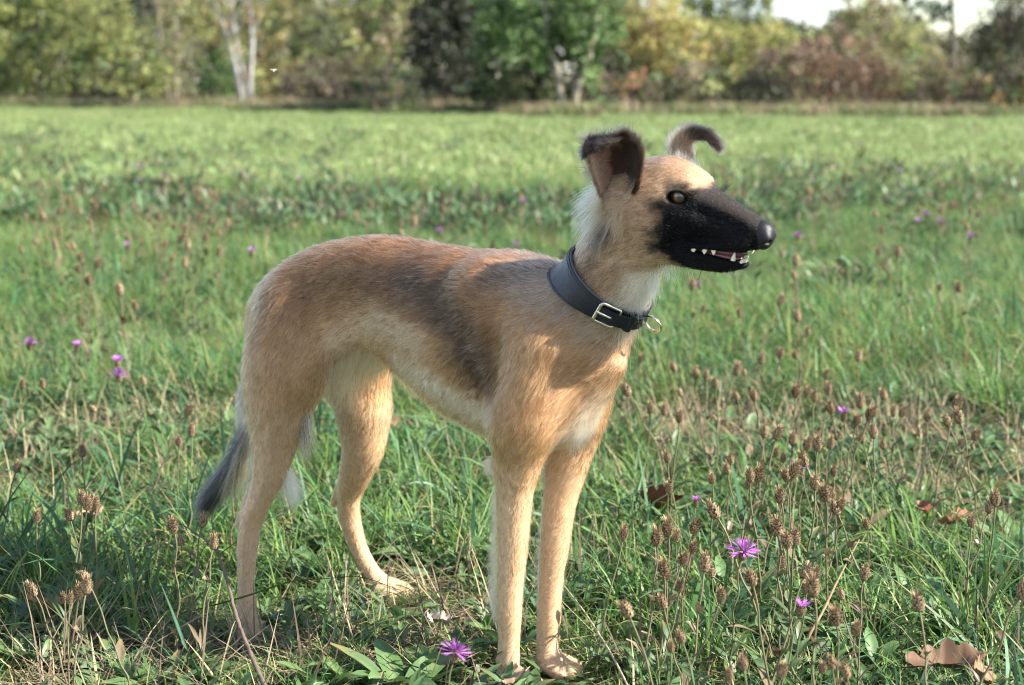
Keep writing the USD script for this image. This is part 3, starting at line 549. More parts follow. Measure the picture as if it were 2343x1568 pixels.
    X,Z=ax0[:,None,None],ax2[None,None,:]
    D+=(.0028*(1-smoothstep(X,.40,.44)*smoothstep(Z,.58,.64))*(.5+.5*smoothstep(Z,.33,.40))*smoothstep(Z,.05,.10)).astype(np.float32)      # leave room for the coat
    V,Fc=surface_nets(D,(ax0,ax1,ax2))
    m=trimesh.Trimesh(V,Fc,process=False)
    c=trimesh.graph.connected_component_labels(m.face_adjacency,node_count=len(m.faces));
    m.update_faces(c==np.bincount(c).argmax());m.remove_unreferenced_vertices()
    v0=taubin(np.array(m.vertices),m.faces,6);v1=taubin(v0,m.faces,24)
    w=smoothstep(L2h(v0)[:,0],-.13,-.05)*smoothstep(v0[:,2],.60,.66)
    w=np.maximum(w,1-smoothstep(v0[:,2],.03,.07))[:,None]
    m.vertices=v0*w+v1*(1-w)
    return m
rng = np.random.default_rng(7)
body = build()
BV = np.asarray(body.vertices); BF = np.asarray(body.faces)
BN = np.asarray(body.vertex_normals)

# ---- coat colours (albedo), a function of the place on the dog
def lerp(c, col, w): return c + (np.asarray(col) - c) * np.clip(w, 0, 1)[:, None]
def poly_dist(P, pts):
    d = np.full(len(P), 9.0)
    for a, b in zip(pts, pts[1:]):
        ba = b - a; t = np.clip(((P - a) @ ba) / (ba @ ba), 0, 1)
        d = np.minimum(d, np.linalg.norm(P - a - t[:, None] * ba, axis=1))
    return d
def side(*uvs, y=-.085):                        # points on the near flank, seen from the side (x, z)
    return [px(u, v, y)[[0, 2]] for u, v in uvs]
TAN, RED, DARK, PALE, LEG, GRIZ, BLACK = map(np.array, ((.405, .236, .120), (.305, .15, .068), (.045, .036, .032), (.60, .50, .39), (.48, .315, .185), (.31, .24, .18), (.0018, .0018, .0026)))
NECK_AX = [LIMBS['neck'][i][0] for i in range(4)]
def coat(P):
    n1 = meshkit.fbm(P * 18, 3, 3) - .5; n2 = meshkit.fbm(P * [14, 30, 30], 3, 9) - .5
    h = L2h(P); S = P[:, [0, 2]]; ay = np.abs(P[:, 1])
    x, z = P[:, 0], P[:, 2]
    c = np.tile(TAN, (len(P), 1))
    c = lerp(c, RED, smoothstep(z + n1 * .10, .54, .64) * .95)
    c = lerp(c, LEG, 1 - smoothstep(z + n1 * .06, .34, .44))
    st = meshkit.fbm(np.stack([(x * .85 + z * .5) * 40, P[:, 1] * 90, (z * .85 - x * .5) * 170], 1), 3, 12) - .5      # streaks along the lie of the coat
    d = poly_dist(S, side((590, 720), (680, 665), (800, 640), (910, 640), (1000, 680), (1060, 740), (1095, 815)))
    wv = np.exp(-(np.clip(d + n2 * .03, 0, 1) / .052) ** 2) * (1 + st * .9)
    c = lerp(c, (.115, .066, .038), wv * (.55 + .25 * smoothstep(x, -.25, .0)))
    d = poly_dist(S, side((930, 660), (1010, 690), (1062, 745), (1095, 810), (1108, 860)))
    wv = np.exp(-(np.clip(d + n2 * .03, 0, 1) / .044) ** 2) * (1 + st * 1.1)
    c = lerp(c, DARK, wv * .66)
    d = poly_dist(S, side((1150, 620), (1290, 690), (1330, 740)))
    c = lerp(c, GRIZ, (1 - smoothstep(d + n2 * .05 + st * .05, .0, .07)) * .8)
    d = poly_dist(S, side((1120, 640), (1200, 590)))
    c = lerp(c, (.10, .06, .04), (1 - smoothstep(d + n2 * .04, .0, .03)) * .6)
    d = poly_dist(S, side((770, 790), (860, 740), (960, 790)))
    c = lerp(c, (.48, .35, .23), (1 - smoothstep(d + n2 * .04, .0, .05)) * .8)
    d = poly_dist(S, side((900, 850), (985, 900), (1050, 945), (1110, 970)))
    c = lerp(c, PALE, (1 - smoothstep(d + n2 * .03, .01, .050)) * .95)
    c = lerp(c, PALE, (1 - smoothstep(ay, .02, .05)) * (1 - smoothstep(z, .42, .50)) * smoothstep(z, .36, .38) * .8)
    # thighs and hind legs: pale back edge and inside
    hind = 1 - smoothstep(x, -.16, -.10)
    c = lerp(c, (.52, .41, .30), hind * (1 - smoothstep(x + n1 * .05, -.335, -.29)) * smoothstep(z, .22, .30) * (1 - smoothstep(z, .46, .52)) * .8)
    c = lerp(c, PALE, hind * (1 - smoothstep(ay, .02, .06)) * (1 - smoothstep(z, .40, .48)) * .5)
    c = lerp(c, (.42, .30, .195), (1 - smoothstep(z, .03, .10)) * .6)
    # chest
    d = poly_dist(P, [px(1322, 915, -.01), px(1312, 950, -.012), px(1302, 975, 0)])
    c = lerp(c, (.66, .56, .43), (1 - smoothstep(d + n1 * .03, .0, .022)) * .8)
    # neck: sandy sides with darker streaks, pale throat
    fwd = poly_dist(P, NECK_AX); onneck = smoothstep(x + (z - .6) * .9, .33, .40) * smoothstep(z, .55, .62)
    dirn = np.array([.80, 0, -.60]); ax = np.array(NECK_AX[1]); fr = ((P - ax) @ dirn) / .07
    c = lerp(c, (.31, .205, .125), onneck * .7)
    c = lerp(c, (.085, .05, .03), onneck * (1 - smoothstep(np.abs(fr - .12 + n2 * .5), .0, .28)) * .65)
    c = lerp(c, (.68, .60, .48), onneck * smoothstep(fr + n1 * .5, .55, .95))
    # tail
    t = poly_dist(P, [p for p, _ in LIMBS['tail']]); ontail = (1 - smoothstep(t, .018, .028)) * (1 - smoothstep(x, -.36, -.34))
    c = lerp(c, (.035, .032, .034), ontail * (1 - smoothstep(z, .26, .36)))
    # head
    onhead = smoothstep(h[:, 0], -.10, -.07) * smoothstep(h[:, 2], -.125, -.105)
    hx, hy, hz = h[:, 0], np.abs(h[:, 1]), h[:, 2]
    c = lerp(c, (.38, .245, .15), onhead)
    c = lerp(c, (.46, .32, .2), onhead * (1 - smoothstep(hz, -.10, -.07)) * .7)
    c = lerp(c, (.31, .19, .112), onhead * smoothstep(hz, .015, .035) * .8)
    bx = np.interp(hz, [-.12, -.10, -.09, -.07, -.05, -.03, -.015, -.006, 0, .006, .012, .018, .024], [.05, .028, .004, -.018, -.011, -.010, -.014, -.012, .000, .010, .020, .034, .055])
    hn = meshkit.fbm(P * 60, 3, 5) - .5
    m = smoothstep(hx - bx + hn * .040, -.019, .015) * smoothstep(hx, -.045, -.022)
    c = lerp(c, BLACK, m)
    c = lerp(c, (.075, .058, .048), m * smoothstep(hz - np.interp(hx, [.03, .13], [.006, -.020]), -.006, .004) * .3)  # brown-grey bridge hairs, painted lighter as if the top catches light
    for s in (-1, 1):
        q = np.array([.0095, s * .036, .0005])
        e = np.linalg.norm((h - q) * [.75, 1, 1.1], axis=1)
        c = lerp(c, BLACK, 1 - smoothstep(e + hn * .006, .0115, .0155))
        e = poly_dist(h, [np.array([.0, s * .04, -.003]), np.array([-.024, s * .045, -.009])])
        c = lerp(c, BLACK, (1 - smoothstep(e + hn * .004, .001, .006)) * .85)
        e = poly_dist(h + np.array([0, 0, .005 * (s > 0)]), [np.array([.002, s * .037, .013]), np.array([.016, s * .034, .016]), np.array([.036, s * .019, .006])])
        c = lerp(c, (.018, .016, .016), (1 - smoothstep(e + hn * .008, .004, .0095)) * .97)
        for q, rr, w in (((-.034, s * .05, -.050), .006, .6), ((-.012, s * .046, -.072), .009, .8)):
            c = lerp(c, BLACK, (1 - smoothstep(np.linalg.norm(h - np.array(q), axis=1) + hn * .005, .2 * rr, 1.3 * rr)) * w)
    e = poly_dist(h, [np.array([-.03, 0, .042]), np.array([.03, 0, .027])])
    c = lerp(c, (.22, .13, .08), (1 - smoothstep(e, .0, .004)) * .5)  # forehead furrow: crease shade drawn as a dark line, surface left smooth
    return c * (1 + n1[:, None] * .25) * (1.0 - .12 * onhead[:, None])
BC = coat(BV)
DOG_LABEL = 'young fawn sighthound with black muzzle standing in the meadow, wearing a black collar'
dog = thing('dog', DOG_LABEL, 'dog')
tinted('skin', rough=.7, specular_ior_level=.12)
usdkit.material(stage, '/World/Looks/coat', {'a': ('attribute', {'attribute': 'tint'}),
    'h': ('principled_hair_bsdf', {'model': 'Chiang', 'parametrization': 'Direct coloring', 'roughness': .42, 'radial_roughness': .55, 'coat': .0, 'offset': .035, 'ior': 1.32, 'random_roughness': .2})},
    [('a.color', 'h.color')], surface='h.BSDF')
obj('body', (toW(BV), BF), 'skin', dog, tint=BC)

# ---- direction of the coat at a point
FLOWS = []
for nm in ('fore_near', 'fore_far', 'hind_near', 'hind_far', 'tail'):
    A, r = resample(LIMBS[nm], 2)
    for i in range(len(A) - 1):
        dv = A[i + 1] - A[i]; dv /= np.linalg.norm(dv)
        if nm.startswith('hind') and i < 6: dv = dv * .6 + np.array([-.45, 0, -.5])
        if nm.startswith('fore') and i < 4: dv = dv * .5 + np.array([-.35, 0, -.5])
        FLOWS.append((A[i], A[i + 1], (r[i] + r[i + 1]) / 2, dv))
A, r = resample(LIMBS['neck'], 2)
for i in range(2, len(A) - 1):
    dv = A[i + 1] - A[i]; dv /= np.linalg.norm(dv)
    FLOWS.append((A[i], A[i + 1], (r[i] + r[i + 1]) / 2, dv * .8 + np.array([-.15, 0, -.35])))
def flow(P, N):
    F = np.zeros_like(P); W = np.zeros(len(P))
    def add(w, v):
        nonlocal F, W
        F = F + w[:, None] * v; W = W + w
    x, z = P[:, 0], P[:, 2]
    dt = np.abs(d_loft(P, TORSO, .10, 2.15))
    low = smoothstep(.56 - z, -.06, .12)
    v = np.stack([-1 + .35 * low, 0 * x, -.18 - .55 * low * (1 - smoothstep(np.abs(x - .02), .10, .24) * .2)], 1)
    front = smoothstep(x, .30, .36)
    v = v * (1 - front[:, None]) + np.array([-.1, 0, -1.0]) * front[:, None]
    rump = 1 - smoothstep(x, -.32, -.20)
    v = v * (1 - rump[:, None] * .6) + np.array([-.5, 0, -.9]) * rump[:, None] * .6
    add(np.exp(-np.clip(dt, 0, 1) / .012) + 1e-6, v)
    for a, b, r, dv in FLOWS:
        ba = b - a; t = np.clip(((P - a) @ ba) / (ba @ ba), 0, 1)
        d = np.abs(np.linalg.norm(P - a - t[:, None] * ba, axis=1) - r)
        add(np.exp(-d / .010) * .6, dv)
    h = L2h(P); on = smoothstep(h[:, 0], -.11, -.08)
    hv = np.stack([-np.ones(len(P)), np.sign(h[:, 1]) * .25, -.25 - .4 * (1 - smoothstep(h[:, 0], -.05, .02))], 1) @ HL.T
    add(on * 6, hv)
    F /= W[:, None]
    F += (meshkit.noise(P * 30, 1) - .5)[:, None] * np.cross(N, F) * .75
    F -= (F * N).sum(1, keepdims=True) * N
    return F / (np.linalg.norm(F, axis=1, keepdims=True) + 1e-9)
def coat_length(P):
    h = L2h(P); x, z = P[:, 0], P[:, 2]
    L = np.full(len(P), .0185)
    L = np.where(z < .40, .010 + .011 * smoothstep(z, .30, .40), L)
    L *= 1 - .3 * (1 - smoothstep(z, .05, .2))
    on = smoothstep(h[:, 0], -.10, -.05) * smoothstep(h[:, 2], -.12, -.10)
    L = L * (1 - on) + on * (.0048 + .006 * (1 - smoothstep(h[:, 0], -.05, .02)))
    return L
EYEC = [h2L((.0085, s * .0312, .0003)) for s in (-1, 1)]
def strands(P, N, length, direction, lift, color, curl=.25, clump=.6, k=4, droop=0.0, spread=.12):
    n = len(P)
    L = length * rng.uniform(.65, 1.15, n)
    d = direction + rng.normal(0, spread, (n, 3))
    d /= np.linalg.norm(d, axis=1, keepdims=True)
    t = np.linspace(0, 1, k)[None, :, None]
    lf = np.broadcast_to(lift, n)[:, None, None]
    out = P[:, None] - N[:, None] * .0006 + L[:, None, None] * (d[:, None] * t + N[:, None] * lf * (t - .55 * t * t) - np.array([0, 0, 1.0]) * droop * t * t)
    cen = rng.choice(n, max(1, n // 14), replace=False)
    _, j = cKDTree(P[cen]).query(P)
    tip = P[cen][j] - P
    out += tip[:, None] * (t ** 1.5) * clump
    return out
TREE = cKDTree(BV)
def paint(P, n, k, var=.38, tip=1.2):
    hd_on = smoothstep(L2h(P)[:, 0], -.10, -.06) * smoothstep(P[:, 2], .60, .66)
    c = coat(P + rng.normal(0, 1, (n, 3)) * (.010 - .0055 * hd_on)[:, None]) * np.exp(rng.normal(0, var, (n, 1)) * (.55 + .45 * smoothstep(P[:, 2], .32, .45))[:, None])
    ci = rng.choice(n, max(1, n // 12), replace=False); _, j = cKDTree(P[ci]).query(P)
    c = c * np.exp(rng.normal(0, .36, len(ci)))[j][:, None]
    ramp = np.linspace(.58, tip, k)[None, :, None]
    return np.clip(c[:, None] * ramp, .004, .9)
def coat_width(L, k): return np.linspace(1, .35, k)[None] * np.where(L < .012, .00042, .00075)[:, None]
FUR_N = 165000
tri = BV[BF]; area = np.linalg.norm(np.cross(tri[:, 1] - tri[:, 0], tri[:, 2] - tri[:, 0]), axis=1) / 2
fc = tri.mean(1); fn = np.cross(tri[:, 1] - tri[:, 0], tri[:, 2] - tri[:, 0]); fn /= np.linalg.norm(fn, axis=1, keepdims=True) + 1e-12
fh = L2h(fc)
seen = ((toL(EYE) - fc) * fn).sum(1) > -.15 * np.linalg.norm(toL(EYE) - fc, axis=1)
w = area * np.where(seen, 1, .3)
w *= 1 + 1.8 * smoothstep(fh[:, 0], -.09, -.03) * smoothstep(fh[:, 2], -.12, -.1)
w *= np.where((fc[:, 2] < .35), 1.25, 1)
for e in EYEC: w *= smoothstep(np.linalg.norm((fc - e) @ HL * [.8, 1, 1.25], axis=1), .0134, .0152)
inmouth = (fh[:, 0] > .018) & (np.abs(fh[:, 2] + .068) < .0105) & (np.abs(fh[:, 1]) < .021 - .06 * np.clip(fh[:, 0] - .05, 0, 1))
w *= ~inmouth
w *= np.linalg.norm((fh - np.array([.138, 0, -.028])) / [1, 1, 1], axis=1) > .017
fi = rng.choice(len(BF), FUR_N, p=w / w.sum())
b = rng.dirichlet((1, 1, 1), FUR_N)
P = (tri[fi] * b[..., None]).sum(1); N = (BN[BF[fi]] * b[..., None]).sum(1); N /= np.linalg.norm(N, axis=1, keepdims=True)
L = coat_length(P)
S = strands(P, N, L, flow(P, N), .20 + .14 * (L < .012), None)
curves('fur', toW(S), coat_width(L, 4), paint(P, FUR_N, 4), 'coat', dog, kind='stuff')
# ---- feathering: long fringes rooted along lines on the skin
FE = {'p': [], 'w': [], 't': []}
def fringe(line, n, length, direction, color, jitter=.012, droop=.35, lift=.25, snap=True, wd=.00042, dark=None, spread=.16, var=.2):
    line = np.array(line, float)
    t = rng.uniform(0, len(line) - 1.001, n); i = t.astype(int); f = (t - i)[:, None]
    P = line[i] * (1 - f) + line[i + 1] * f + rng.normal(0, jitter, (n, 3))
    if snap:
        _, j = TREE.query(P); P, N = BV[j] + rng.normal(0, .0012, (n, 3)), BN[j]
    else: N = np.tile([0, 0, 1.0], (n, 1)) * 0
    d = np.tile(np.array(direction, float), (n, 1)) if np.ndim(direction) == 1 else direction(t / (len(line) - 1))
    d /= np.linalg.norm(d, axis=1, keepdims=True)
    L = np.interp(t / (len(line) - 1), np.linspace(0, 1, len(np.atleast_1d(length))), np.atleast_1d(length))
    S = strands(P, N, L, d, lift, None, clump=.5, k=5, droop=droop, spread=spread)
    S += rng.normal(0, .0012, S.shape) * np.linspace(0, 1, 5)[None, :, None]
    c = np.tile(np.asarray(color, float), (n, 1)) * np.exp(rng.normal(0, var, (n, 1)))
    if dark is not None: c[rng.random(n) < dark[0]] = dark[1]
    FE['p'].append(S); FE['w'].append(np.broadcast_to(np.linspace(1, .3, 5) * wd, (n, 5))); FE['t'].append(np.clip(c[:, None] * np.linspace(.9, 1.1, 5)[None, :, None], .004, .92))
CREAM, WHITE = (.56, .45, .31), (.70, .64, .54)
fringe([px(1125, 1075, -.062), px(1130, 1200, -.060), px(1130, 1330, -.059), px(1133, 1400, -.059)], 2600, [.014, .020, .026, .012], (-.9, -.1, -.75), CREAM, .006)
fringe([px(1238, 1110, .05), px(1232, 1250, .044), px(1230, 1380, .04)], 700, [.012, .016, .012], (-.9, -.1, -.75), CREAM, .006)
fringe([px(1118, 1055, -.062), px(1135, 1066, -.062)], 350, .018, (-.8, 0, -.3), CREAM, .005)
fringe([px(745, 815, -.07), px(800, 795, -.06), px(860, 800, -.04), px(885, 820, 0)], 420, [.03, .055, .06, .03], (-.35, 0, -1), (.42, .32, .2), .010, droop=.1)
fringe([px(850, 805, 0), px(885, 820, .01), px(960, 890, 0), px(1040, 955, 0)], 1500, [.035, .03, .022, .012], (-.5, 0, -1), CREAM, .008, droop=.1)
fringe([px(745, 850, -.075), px(800, 815, -.04), px(850, 810, -.02)], 260, [.05, .085, .06], (-.25, 0, -1), CREAM, .012, droop=.0, wd=.0006)
fringe([px(558, 790, -.06), px(562, 880, -.07), px(572, 960, -.08), px(578, 1040, -.09)], 2600, [.018, .034, .042, .05], (-.5, 0, -1), (.52, .42, .31), .007, droop=.15, dark=(.15, (.06, .055, .055)))
fringe([px(705, 945, -.07), px(690, 985, -.075)], 420, [.05, .06], (-.18, .1, -1), WHITE, .008, droop=.0, wd=.0006, dark=(.25, (.05, .045, .04)))
fringe([px(655, 1070, -.085), px(640, 1105, -.09)], 420, [.05, .055], (.25, .2, -1), WHITE, .006, droop=-.1, wd=.0006)
fringe([px(1322, 915, -.01), px(1310, 950, -.01), px(1302, 975, 0)], 260, [.014, .02, .014], (-.2, 0, -1), WHITE, .007)
fringe([px(1480, 660, -.02), px(1470, 720, -.01), px(1430, 770, -.01)], 600, [.024, .028, .024], (-.3, 0, -1), WHITE, .014, lift=.3)
fringe([px(1515, 625, 0), px(1505, 660, 0)], 350, [.016, .022], (.1, 0, -1), WHITE, .010, lift=.35)
# tail: the core is thin, its hair hangs down and back
ta = resample(LIMBS['tail'], 4)[0]
fringe(ta[4:16], 1800, [.025, .035], (-.3, -.1, -1), (.36, .28, .2), .008, droop=.1, dark=(.35, (.05, .045, .045)), wd=.00055)
fringe(ta[12:], 4000, [.035, .055, .045, .025], lambda t: np.stack([-.85 + 0 * t, -.1 + 0 * t, -.62 + 0 * t], 1), (.022, .021, .024), .008, droop=.25, wd=.0006, var=.35)
fringe(ta[12:19], 1000, [.05, .065, .045], (-.25, -.1, -1), (.38, .27, .15), .007, droop=.05, wd=.00055)
# whiskers and lashes
fringe([h2L((.045, .026, .012)), h2L((.05, .024, .010))], 14, .016, HL @ np.array([.7, .5, .7]), BLACK, .002, lift=.5, droop=-.1, wd=.0005)
fringe([h2L((.09, -.016, -.093)), h2L((.112, -.004, -.083))], 40, .005, HL @ np.array([.5, -.2, -1]), WHITE, .003, lift=.4)
fringe([h2L((.03, -.02, -.10)), h2L((.08, -.014, -.095))], 12, .03, HL @ np.array([-.2, -.2, -1]), BLACK, .003, lift=.3, wd=.0003)

# ---- ears: curved leaves of skin with fur on the back and the rims
def sheet(rows, depth, nu=26, nv=40, thick=.0026):
    """rows: (u, v) control points, one row per step from the base to the tip; depth: head-frame y of each"""
    G = np.array([[pxh(*uv, y) for uv, y in zip(r, d)] for r, d in zip(rows, depth)])
    t = np.linspace(0, 1, len(rows)); s = np.linspace(0, 1, len(rows[0]))
    G = PchipInterpolator(t, G, axis=0)(np.linspace(0, 1, nv)); G = PchipInterpolator(s, G, axis=1)(np.linspace(0, 1, nu))
    from scipy.ndimage import gaussian_filter1d
    G = gaussian_filter1d(gaussian_filter1d(G, 1.3, axis=0, mode='nearest'), 1.0, axis=1, mode='nearest')
    return G
def thicken(G, th):
    nv, nu = G.shape[:2]
    du = np.gradient(G, axis=1); dv = np.gradient(G, axis=0)
    n = np.cross(du, dv); n /= np.linalg.norm(n, axis=-1, keepdims=True) + 1e-12
    e = np.sin(np.pi * np.clip(np.linspace(0, 1, nu), .02, .98)) ** .35
    h = n * (th * e)[None, :, None] / 2
    A = np.vstack([(G + h).reshape(-1, 3), (G - h).reshape(-1, 3)])
    i, j = np.meshgrid(np.arange(nv - 1), np.arange(nu - 1), indexing='ij')
    q = np.stack([i * nu + j, i * nu + j + 1, (i + 1) * nu + j + 1, (i + 1) * nu + j], -1).reshape(-1, 4)
    M = nv * nu; f = [q, q[:, ::-1] + M]
    rim = np.concatenate([np.arange(nu), np.arange(1, nv) * nu + nu - 1, (nv - 1) * nu + np.arange(nu - 2, -1, -1), np.arange(nv - 2, 0, -1) * nu])
    r2 = np.roll(rim, -1); f.append(np.stack([r2, rim, rim + M, r2 + M], -1))
    f = np.vstack(f); f = np.vstack([f[:, [0, 1, 2]], f[:, [0, 2, 3]]])
    return A, f, n
near_rows = [[(1380, 462), (1395, 470), (1412, 474), (1430, 468), (1442, 452)],
             [(1366, 440), (1384, 450), (1410, 452), (1438, 444), (1452, 425)],
             [(1354, 405), (1376, 412), (1408, 415), (1444, 405), (1462, 385)],
             [(1343, 370), (1368, 372), (1402, 370), (1442, 362), (1464, 352)],
             [(1338, 344), (1364, 340), (1398, 334), (1432, 328), (1450, 324)],
             [(1346, 322), (1366, 317), (1390, 314), (1412, 312), (1428, 311)],
             [(1341, 327), (1359, 324), (1381, 320), (1402, 319), (1420, 319)],
             [(1337, 340), (1352, 337), (1369, 333), (1386, 331), (1403, 329)],
             [(1337, 354), (1344, 350), (1353, 345), (1363, 341), (1374, 338)]]
near_dep = [[-.050, -.042, -.038, -.042, -.052], [-.058, -.042, -.032, -.040, -.062], [-.066, -.050, -.030, -.040, -.068], [-.070, -.056, -.034, -.042, -.068],
            [-.072, -.056, -.046, -.050, -.060], [-.070, -.064, -.060, -.061, -.064], [-.078, -.076, -.073, -.072, -.072], [-.084, -.084, -.082, -.080, -.078], [-.084, -.085, -.085, -.083, -.081]]
G = sheet(near_rows, near_dep)
A, f, n = thicken(G, .0035)
nv, nu = G.shape[:2]
tt, ss = np.meshgrid(np.linspace(0, 1, nv), np.linspace(0, 1, nu), indexing='ij')
front = n[nv // 3, nu // 2] @ (HL @ np.array([-.2, -1, 0]))           # which face looks out of the ear
nz = meshkit.fbm(G * 90, 3, 4)
inner = np.array([.30, .17, .135])[None, None] * (.75 + .6 * nz[..., None])
inner = inner + (np.array([.018, .009, .009]) - inner) * (smoothstep(ss + (nz - .5) * .2, .34, .52) * (1 - smoothstep(tt + (nz - .5) * .15, .44, .62)) * .93)[..., None]  # shade of the ear cavity painted in as near-black skin
inner = inner + (np.array([.60, .43, .33]) - inner) * ((1 - smoothstep(ss, .06, .28)) * (1 - smoothstep(tt, .42, .55)) * .9)[..., None]  # pink skin of the left half painted paler, as if lit
outer = np.tile(np.array([.014, .011, .010]), (nv, nu, 1)) * (.7 + .6 * nz[..., None])
outer = outer + (np.array([.34, .22, .13]) - outer) * ((1 - smoothstep(tt, .05, .45)) * .8)[..., None]
first, second = (inner, outer) if front > 0 else (outer, inner)
ear = obj('ear', (toW(h2L(A)), f), 'skin', dog, tint=np.vstack([first.reshape(-1, 3), second.reshape(-1, 3)]), label='near ear, open to the side with its dark tip folded over')
nf_ = n if front > 0 else -n
def ear_fur(sel, count, length, dfun, col, side_, lift=.4, wd=.00036, droop=0., var=.25, spread=.2):
    idx = np.argwhere(sel); i = idx[rng.integers(len(idx), size=count)]
    P = h2L(G[i[:, 0], i[:, 1]] + rng.normal(0, .0009, (count, 3))); N = nf_[i[:, 0], i[:, 1]] @ HL.T * side_
    dv = np.gradient(G, axis=0)[i[:, 0], i[:, 1]] @ HL.T; dv /= np.linalg.norm(dv, axis=1, keepdims=True)
    du = np.gradient(G, axis=1)[i[:, 0], i[:, 1]] @ HL.T; du /= np.linalg.norm(du, axis=1, keepdims=True)
    d = dfun(dv, du, i)
    S = strands(P + N * .0012, N, np.broadcast_to(length, count) * 1.0, d, lift, None, clump=.35, k=5, droop=droop, spread=spread)
    c = np.tile(np.asarray(col, float), (count, 1)) * np.exp(rng.normal(0, var, (count, 1)))
    FE['p'].append(S); FE['w'].append(np.broadcast_to(np.linspace(1, .3, 5) * wd, (count, 5))); FE['t'].append(np.clip(c[:, None] * np.linspace(.9, 1.1, 5)[None, :, None], .004, .92))
hd = lambda *v: HL @ np.array(v, float)
SS, TT = ss, tt
ear_fur(TT > .52, 3800, .011, lambda a, b, i: a * .9 + hd(0, 0, .1), (.012, .010, .009), -1, lift=.35)
ear_fur((TT > .52) & (SS > .6), 500, .012, lambda a, b, i: a * .9 + hd(.2, 0, .3), (.14, .085, .05), -1, lift=.35)
ear_fur((SS > .88) & (TT < .62), 3200, .017, lambda a, b, i: b * .5 + a * .7, (.026, .019, .015), -1, lift=.3)
ear_fur((SS > .74) & (TT < .62) & (TT > .05), 2600, .013, lambda a, b, i: -b * .6 + a * .6, (.030, .021, .016), 1, lift=.5)
ear_fur((SS < .12) & (TT < .60), 1200, .011, lambda a, b, i: -b * .5 + a * .8, (.16, .11, .08), 1, lift=.3)
ear_fur((SS < .30) & (TT < .40), 900, .010, lambda a, b, i: a * .8 - b * .2, (.62, .47, .34), 1, lift=.3)
ear_fur((TT < .18), 600, [.018], lambda a, b, i: hd(-.25, -.35, -1) + 0 * a, (.40, .28, .17), 1, lift=.3, wd=.0005, droop=.1)
ear_fur((TT < .50), 2600, .012, lambda a, b, i: a, (.36, .24, .14), -1, lift=.3)
ear_fur((TT > .47) & (TT < .60), 500, .016, lambda a, b, i: hd(-.3, -.1, 1) + 0 * a, (.022, .019, .017), -1, lift=.4, spread=.5)
ear_fur((TT > .44) & (TT < .62), 260, .024, lambda a, b, i: hd(-.4, -.1, .8) + b * .3, (.02, .016, .014), -1, lift=.5, spread=.55)
ear_fur((SS < .1) & (TT > .2) & (TT < .7), 260, .018, lambda a, b, i: hd(-.9, -.2, .1) + 0 * a, (.05, .04, .03), -1, lift=.3, spread=.4)
ear_fur((SS < .35) & (TT < .5), 500, .016, lambda a, b, i: hd(-.1, -.5, -.3) + a * .8, (.52, .40, .29), 1, lift=.4, spread=.4)
ear_fur((TT > .8), 500, .012, lambda a, b, i: hd(-.7, -.3, -.5) + 0 * a, (.018, .016, .015), -1, lift=.2, spread=.4)
# pale ruff under the near ear
fringe([h2L((-.085, -.044, -.02)), h2L((-.095, -.044, -.04)), h2L((-.085, -.048, -.055)), h2L((-.068, -.052, -.05))], 420, [.042, .05, .042, .034], lambda t: (HL @ np.stack([-1.1 + 1.0 * t, -.30 + 0 * t, -.75 - .5 * t])).T, (.40, .31, .21), .007, lift=.18, droop=.25, wd=.00045)
fringe([h2L((-.10, -.03, -.01)), h2L((-.11, -.03, -.035))], 200, .04, hd(-1, -.2, -.9), (.46, .38, .28), .008, lift=.4, droop=.25, wd=.00045)
fringe([h2L((-.060, -.052, -.03)), h2L((-.055, -.053, -.055))], 250, .02, hd(-.25, -.3, -1), (.40, .26, .15), .006, lift=.3, wd=.0004)
fringe([h2L((-.085, -.05, -.06)), h2L((-.07, -.052, -.075))], 160, .034, hd(-.5, -.3, -1), (.03, .025, .02), .007, lift=.3, wd=.0004)
# far ear: rises behind the skull and its tip hangs forward
fc_ = [(1564, 372, .040), (1558, 350, .043), (1557, 332, .045), (1568, 314, .046), (1590, 304, .046), (1614, 308, .046), (1630, 320, .046), (1642, 334, .046)]
fw_ = [.018, .0165, .0135, .0100, .0075, .0062, .0045, .0012]
K = PchipInterpolator(np.linspace(0, 1, 8), np.array([np.r_[pxh(*p), w] for p, w in zip(fc_, fw_)]))(np.linspace(0, 1, 40))
cen, wid = K[:, :3], K[:, 3]
tg = np.gradient(cen, axis=0); tg /= np.linalg.norm(tg, axis=1, keepdims=True)
wv = np.cross(tg, [0, 1.0, 0]); wv /= np.linalg.norm(wv, axis=1, keepdims=True); ov = np.cross(tg, wv)
ph = np.linspace(0, 2 * np.pi, 20, endpoint=False)
E_ = cen[:, None] + wv[:, None] * (wid[:, None] * np.cos(ph))[..., None] + ov[:, None] * (np.minimum(.006, wid * .5)[:, None] * np.sin(ph))[..., None]
EV = E_.reshape(-1, 3); i, j = np.meshgrid(np.arange(39), np.arange(20), indexing='ij')
q = np.stack([i * 20 + j, i * 20 + (j + 1) % 20, (i + 1) * 20 + (j + 1) % 20, (i + 1) * 20 + j], -1).reshape(-1, 4)
et = np.repeat(np.linspace(0, 1, 40), 20)
ec = lerp(np.tile([.30, .21, .14], (800, 1)), (.045, .036, .030), smoothstep(et, .25, .55))
obj('ear', (toW(h2L(EV)), q), 'skin', dog, tint=ec, label='far ear, raised with the dark tip bent forward')
m_ = rng.integers(0, 800, 6000)
P = h2L(EV[m_]); N = (EV[m_] - cen[m_ // 20]); N /= np.linalg.norm(N, axis=1, keepdims=True); N = N @ HL.T
S = strands(P, N, np.where(et[m_] < .5, .018, .013), tg[m_ // 20] @ HL.T, .45, None, clump=.35, k=5, spread=.25)
c = ec[m_] * np.exp(rng.normal(0, .35, (6000, 1)))
